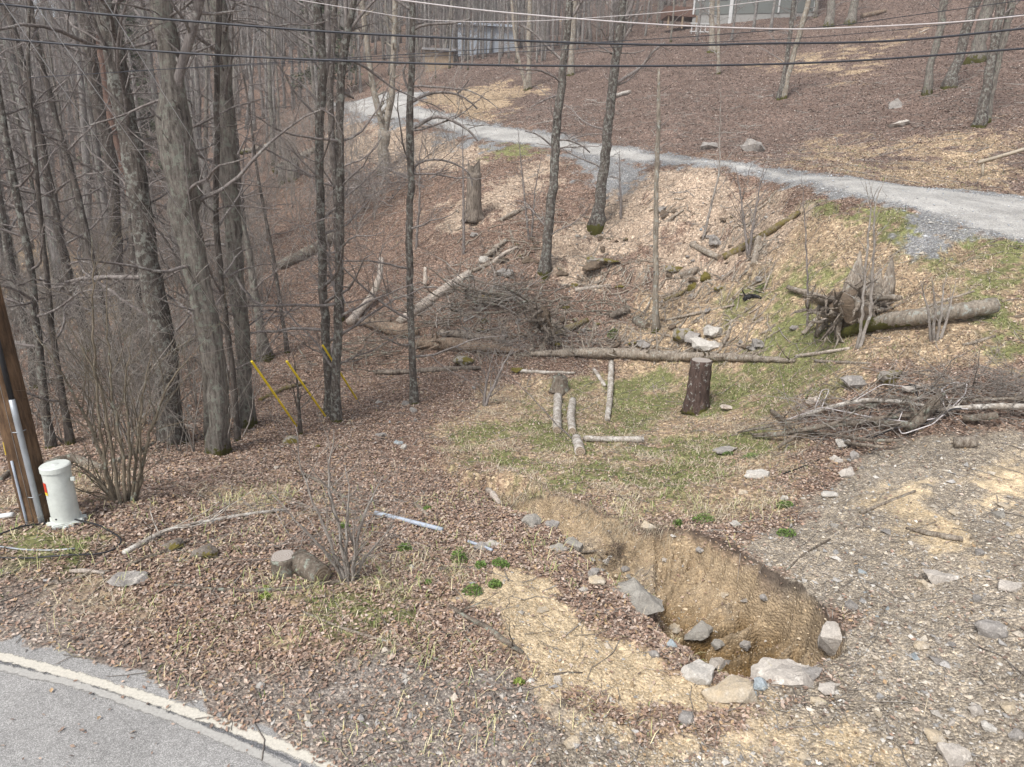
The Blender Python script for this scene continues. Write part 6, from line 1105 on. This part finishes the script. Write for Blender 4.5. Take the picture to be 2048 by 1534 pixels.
for k, (h0, h1, mt) in enumerate([(.60, .76, 'redlab'), (.555, .60, 'ylab')]):      # curved warning sticker
    aa = np.radians(np.linspace(228, 250, 6)); hh = np.array([h0, h1])*Hq/1.0; V = np.array([[cos(a)*(rp+.002)+tl[0]*h/Hq, sin(a)*(rp+.002), h] for h in hh for a in aa]); i = np.arange(5); o = mk('warning_sticker', V, np.stack([i, i+1, i+7, i+6], -1), M[mt]); o.parent = root
tb = TB(); tb.add(np.array([[-.02, -rp*.97, .13], [-.02, -rp*1.02, .13]]), .01, 8); o = tb.build('bolt', M['black']); o.parent = root
# cable loop on the grass, stub pipe, pvc pipes
cp = [(-60,1098),(0,1078),(50,1060),(95,1050),(150,1048),(200,1058),(238,1078),(246,1092),(236,1105),(200,1115),(140,1121),(60,1123),(-60,1122)]
c3 = [G(u, v) for u, v in cp]; c3 = [p+np.array([0, 0, .02+.05*abs(sin(k*1.1))]) for k, p in enumerate(c3)]; tag(tube('cable_coil', c3, .0105, M['black'], None, 10, .05), 'black cable looped on the grass in front of the pedestal', 'cable')
tag(tube('cable', [G(u, v)+np.array([0, 0, .02]) for u, v in [(-60,1092),(0,1096),(50,1103),(110,1104),(150,1100)]], .011, M['galv'], None, 8), 'grey cable end lying inside the black loop', 'cable')
tag(tube('pipe_stub', [G(u, v)+np.array([0, 0, .05]) for u, v in [(-50,1048),(0,1040),(28,1036)]], .032, M['white'], None, 16), 'white plastic pipe stub poking in beside the pole', 'pipe')
tag(tube('plastic_pipe', [G(u, v)+np.array([0, 0, .035]) for u, v in [(750,1030),(790,1040),(830,1050),(885,1064)]], .030, M['pvc'], None, 14), 'blue-grey plastic pipe lying in the leaves', 'pipe')
tag(tube('plastic_pipe', [G(u, v)+np.array([0, 0, .025]) for u, v in [(936,1086),(960,1094),(984,1104)]], .018, M['pvc'], None, 14), 'thinner end of blue-grey pipe showing below the first', 'pipe')
rngw = np.random.default_rng(3)
def loops(label, px, mat, r, mt='cable'):
    pts = []
    for k, (u, v) in enumerate(px): p = G(u, v); pts.append(p+np.array([0, 0, .06+.14*abs(sin(k*1.7))]))
    return tag(tube('cable', pts, r, M[mat], None, 8, .04), label, 'cable')
loops('pale cable looped over the right end of the brush heap', [(1560,850),(1640,835),(1740,845),(1820,868),(1880,850),(1925,810),(1930,785),(1900,782),(1878,800),(1885,830),(1930,842)], 'wirew', .010)
loops('pale cable curling round the propped trunk stub', [(1700,812),(1760,790),(1830,786),(1880,800),(1900,830),(1860,870),(1800,888),(1790,868),(1800,845)], 'wirew', .009)
loops('white cable arching at the left end of the brush heap', [(1640,826),(1655,800),(1650,788),(1640,800),(1628,828)], 'wirew', .008)
loops('black cable trailing under the brush heap', [(1740,884),(1790,878),(1850,860),(1900,840),(1960,835)], 'black', .013)
loops('black cable hooped over the brush heap', [(1735,845),(1750,810),(1790,785),(1825,790),(1835,820),(1760,860)], 'black', .009)
rp_ = Lg('corrugated_pipe', 'half-buried corrugated grey culvert pipe below the brush heap', [(1905,885),(1930,884),(1950,882)], [22,24,24], 'dead', 'pipe', cut=(0, 1))
# guy wires with yellow guards
for k, (bt, tp, lab) in enumerate([((598,866),(503,722),'left yellow guard on a guy wire'), ((655,845),(573,722),'middle yellow guard on a guy wire'), ((717,810),(645,690),'right yellow guard on a guy wire, behind the forked dark tree')]):
    A_ = G(*bt); A_ = A_+np.array([0, 0, .08]); dr = ray(*tp); dr = dr/np.linalg.norm(dr); oc = CAM-A_; bq = dr@oc; cq = oc@oc-2.44**2; ds = bq*bq-cq; t_ = -bq-math.sqrt(max(ds, 0)) if ds > 0 else -bq; Tp = CAM+dr*t_; dd = (Tp-A_)/np.linalg.norm(Tp-A_)
    root = empty('guy_wire', A_, 'guy wire with the '+lab, 'guy wire'); L_ = np.linalg.norm(Tp-A_)
    tb = TB(); tb.add(np.array([A_+dd*.12, A_+dd*.14, A_+dd*(L_-.02), A_+dd*L_]), [.014, .021, .021, .015], 12); tb.build('guard', M['yellow'], root, loc=A_)
    tb = TB(); tb.add(np.array([A_-dd*.25, A_+dd*.3]), .008, 6); tb.build('anchor_rod', M['galv'], root, loc=A_)
    tb = TB(); tb.add(np.array([A_+dd*.3, A_+dd*5, A_+dd*12]), .0042, 5); tb.build('wire', M['steel'], root, loc=A_)
# overhead lines
def line(label, px, Y0, Y1, r, mat):
    n = len(px); us = np.array([p[0] for p in px], float); pts = [PY(u, v, Y0+(Y1-Y0)*(u+100)/2250) for u, v in px]
    # Catmull-Rom through the points
    q = [2*pts[0]-pts[1]]+pts+[2*pts[-1]-pts[-2]]; out = []
    for i in range(1, len(q)-2):
        for t in np.linspace(0, 1, 14, endpoint=False): out.append(.5*((2*q[i])+(-q[i-1]+q[i+1])*t+(2*q[i-1]-5*q[i]+4*q[i+1]-q[i+2])*t*t+(-q[i-1]+3*q[i]-3*q[i+1]+q[i+2])*t**3))
    out.append(pts[-1]); out = np.array(out); e0 = out[0]+(out[0]-out[1])/np.linalg.norm(out[0]-out[1])*8; e1 = out[-1]+(out[-1]-out[-2])/np.linalg.norm(out[-1]-out[-2])*10
    tb = TB(); tb.add(np.vstack([e0, out, e1]), r, 8); return tag(tb.build('overhead_wire', M[mat]), label, 'overhead wire')
line('upper thick black overhead cable', [(-100,-4),(0,8),(180,26),(350,40),(700,66),(1080,83),(1350,90),(1530,87),(1700,85),(1850,77),(2048,57),(2150,45)], 8.2, 8.6, .012, 'wire')
line('lower thick black overhead cable', [(-100,64),(0,77),(350,105),(700,122),(1040,131),(1400,131),(1700,122),(2048,97),(2150,88)], 8.0, 8.4, .011, 'wire')
line('thick pale overhead wire dipping to the right', [(740,-8),(800,0),(1000,24),(1300,48),(1560,58),(1700,55),(1900,45),(2048,31),(2150,20)], 8.6, 9.0, .0085, 'wirew')
line('thin pale wire above the driveway bend', [(690,15),(820,36),(900,42),(1000,43),(1110,40),(1300,27),(1420,15),(1560,-2)], 11, 11, .005, 'wirew')
line('thin dark wire rising to the upper right corner', [(1240,82),(1400,72),(1540,61),(1680,50),(1850,27),(2048,0)], 10, 10, .005, 'wire')
line('thin dark wire just above the upper black cable at right', [(1440,84),(1600,76),(1760,63),(1900,48),(2048,28)], 10, 10, .004, 'wire')
# weathered rail by the driveway
ra = G(1968, 352); rb = PY(1962, 326, ra[1]); rc = P(2100, 282, depth_of(ra)*.97); root = empty('wooden_rail', ra, 'weathered wooden handrail post and rail at the right frame edge', 'handrail'); tb = TB(); tb.add(np.array([ra-[0, 0, .2], PY(1966, 318, ra[1])]), .045, 4); tb.build('post', M['rail'], root, loc=ra); tb = TB(); tb.add(np.array([rb-np.array([.1, 0, 0]), (rb+rc)/2, rc]), .06, 4); tb.build('rail', M['rail'], root, loc=ra)
# ------------------------------------------------------------------ buildings on the hill
def house(name, label, u, v, d, W_, D_, H_, rz, wall, roof, found=.0, cat='house', wins=(), posts=(), rh=1.6, deck=False):
    p = P(u, v, d); z = float(hz(p[0], p[1])[0]); root = empty(name, (p[0], p[1], z-.3), label, cat); root.rotation_euler.z = rz; f = found
    box('wall', (0, D_/2, f+H_/2), (W_, D_, H_), M[wall], root)
    if f: box('foundation', (0, D_/2, f/2), (W_-.1, D_-.1, f), M['found'], root)
    V = np.array([[-W_/2-.3, -.4, f+H_+.004], [W_/2+.3, -.4, f+H_+.004], [W_/2+.3, D_+.4, f+H_+.004], [-W_/2-.3, D_+.4, f+H_+.004], [-W_/2-.3, D_/2, f+H_+rh], [W_/2+.3, D_/2, f+H_+rh]]); o = mk('roof', V, [np.array([[0,1,5,4],[3,4,5,2],[3,2,1,0]]), np.array([[0,4,3],[1,2,5]])], M[roof], smooth=False); o.parent = root
    for (x_, z_, w_, h_) in wins:
        wd = box('window', (x_, -.03, f+z_), (w_, .05, h_), M['trim'], root); box('pane', (0, -.03, 0), (w_-.16, .04, h_-.16), M['glass'], wd)
    for (x_, w_, h0, h1) in posts: box('white_trim', (x_, -.06, (h0+h1)/2), (w_, .1, h1-h0), M['trim'], root)
    return root
house('house', 'grey-green sided house on raised pale foundation at the top of the slope', 1502, 50, 62, 10.6, 8, 5.2, -.25, 'siding', 'roof', .9, wins=[(-2.6,1.9,.7,1.5),(1.15,2.4,1.1,1.6),(3.0,2.2,1.1,1.6),(-4.6,1.8,.6,1.4)], posts=[(-5.2,.16,.9,6.1),(-3.8,.12,.9,6.1),(-1.9,.3,-.2,4.5),(.3,.14,.9,6.1),(2.2,.14,.9,6.1),(5.2,.16,.9,6.1)], rh=2)
p = P(1360, 44, 64); z = float(hz(p[0], p[1])[0]); root = empty('deck', (p[0], p[1], z), 'rusty red wooden deck to the left of the grey house', 'deck'); box('deck_skirt', (0, 0, 1.35), (3.2, 2.2, .8), M['rust'], root, .1); [box('deck_post', (x_, -1.0, .5), (.14, .14, 1.1), M['tan'], root) for x_ in (-1.3, 0, 1.3)]
house('barn', 'pale blue metal barn glimpsed through the trees beyond the crest', 962, 138, 74, 7.4, 6, 3.0, .1, 'metalroof', 'metalroof', rh=.9, cat='barn', posts=[(-2, .08, 0, 2.9), (0, .08, 0, 2.9), (2, .08, 0, 2.9)])
house('shed', 'small tan board shed left of the pale barn', 878, 158, 64, 2.6, 2, 1.9, .1, 'tan', 'roof', rh=.4, cat='shed')
house('house', 'distant pale blue house high among the trees at the frame top', 1150, 12, 112, 14, 8, 3.5, .0, 'metalroof', 'roof', rh=1.5, wins=[(-3,2,1.2,1.4),(3,2,1.2,1.4)])
house('house', 'low grey roofed building at the frame top right of the house', 1700, 4, 80, 8, 6, 1.6, .0, 'found', 'roof', rh=1.2, wins=[(0,.8,1,.8)])
# slim trees standing in front of the barn and along the crest
rng = np.random.default_rng(19)
for i in range(60):
    u = rng.uniform(840, 1330); d = rng.uniform(57, 72) if u < 1100 else rng.uniform(64, 80); p = P(u, 130, d); z = float(hz(p[0], p[1])[0]); k = int(rng.integers(0, 9))
    lb = binned(u, [890, 930, 970, 1010, 1060, 1110, 1160, 1220, 1280], ['in front of the tan shed', 'at the left end of the pale barn', 'in front of the pale barn middle', 'at the right half of the pale barn', 'just right of the pale barn', 'behind the tall pale-barked tree', 'right of the tall pale-barked tree', 'left of the stout tree top', 'right of the stout tree top', 'just left of the rusty deck'])
    root = empty('tree', (p[0], p[1], z), 'slim bare tree on the crest '+lb, 'tree', 'slim crest trees '+lb)
    for nm, me in zip(('trunk', 'crown'), VM[k]):
        o = bpy.data.objects.new(nm, me); COL.objects.link(o); o.parent = root
    root.rotation_euler.z = rng.uniform(0, 6.28); s = rng.uniform(.6, 1); root.scale = (s*.8, s*.8, s)

for u, d, lb in [(1396, 57, 'at the left corner of the grey house'), (1466, 56, 'in front of the grey house middle'), (1508, 58, 'before the window side of the grey house'), (1545, 57, 'before the right half of the grey house'), (1590, 60, 'at the right corner of the grey house'), (1345, 58, 'in front of the rusty deck')]:
    p = P(u, 40, d); z = float(hz(p[0], p[1])[0]); k = int(rng.integers(0, 9)); root = empty('tree', (p[0], p[1], z), 'slim bare tree '+lb, 'tree')
    for nm, me in zip(('trunk', 'crown'), VM[k]):
        o = bpy.data.objects.new(nm, me); COL.objects.link(o); o.parent = root
    root.rotation_euler.z = rng.uniform(0, 6.28); root.scale = (.75, .75, .9)

# straw and rootlets hanging over the lip of the eroded channel
V = []; Cc = []; rng = np.random.default_rng(23)
for k in range(1500):
    i = rng.integers(0, 6); t = rng.random(); q = LW[i]*(1-t)+LW[i+1]*t; nrm = (NW[i]-LW[i]); nrm = nrm/np.linalg.norm(nrm); q = q+rng.normal(0, .06, 2)-nrm*rng.uniform(-.06, .12)
    z = float(0); b0 = np.array([q[0], q[1], z]); L = rng.uniform(.05, .17); e = np.array([nrm[0], nrm[1], 0])*L*.4+rng.normal(0, .06, 3); sd_ = np.array([-nrm[1], nrm[0], 0])*rng.uniform(.002, .004)
    V += [b0-sd_, b0+sd_, b0+e*.5+sd_*.7+[0, 0, L*.12], b0+e*.5-sd_*.7+[0, 0, L*.12], b0+e-[0, 0, L*rng.uniform(.1, .7)]]; Cc += [np.array(STR[rng.integers(0, 5)])*rng.uniform(.5, 1)]*5
V = np.array(V); zb = np.repeat(hz(V[::5, 0], V[::5, 1]), 5); V[:, 2] += zb+.01; b = np.arange(len(V)//5)*5
tag(mk('bank_grass', V, [np.stack([b, b+1, b+2, b+3], -1), np.stack([b+3, b+2, b+4], -1)], M['blade'], smooth=False, col=np.array(Cc)), 'dead grass and rootlets hanging over the lip of the eroded bank', 'dry grass', kind='stuff')

# white railing at the foot of the grey house
p = P(1402, 52, 60); z = float(hz(p[0], p[1])[0]); root = empty('railing', (p[0], p[1], z), 'low white railing at the left foot of the grey house', 'railing')
for k in range(5): box('baluster', (-.8+k*.4, 0, .4), (.07, .07, .85), M['trim'], root)
for h_ in (.15, .8): box('rail', (0, -.06, h_), (1.9, .05, .09), M['trim'], root)
# ------------------------------------------------------------------ thin spring haze in the valley air
bm = bmesh.new(); bmesh.ops.create_cube(bm, size=1); me = bpy.data.meshes.new('haze'); bm.to_mesh(me); bm.free(); o = bpy.data.objects.new('haze', me); COL.objects.link(o)
o.scale = (430, 430, 76); o.location = (0, 0, 33); tag(o, kind='stuff')
hm = bpy.data.materials.new('haze'); hm.use_nodes = True; t = hm.node_tree; t.nodes.clear(); pv = t.nodes.new('ShaderNodeVolumePrincipled'); pv.inputs['Density'].default_value = .0009; pv.inputs['Color'].default_value = (.97, .96, .98, 1); pv.inputs['Anisotropy'].default_value = .2
om = t.nodes.new('ShaderNodeOutputMaterial'); t.links.new(pv.outputs[0], om.inputs['Volume']); me.materials.append(hm)
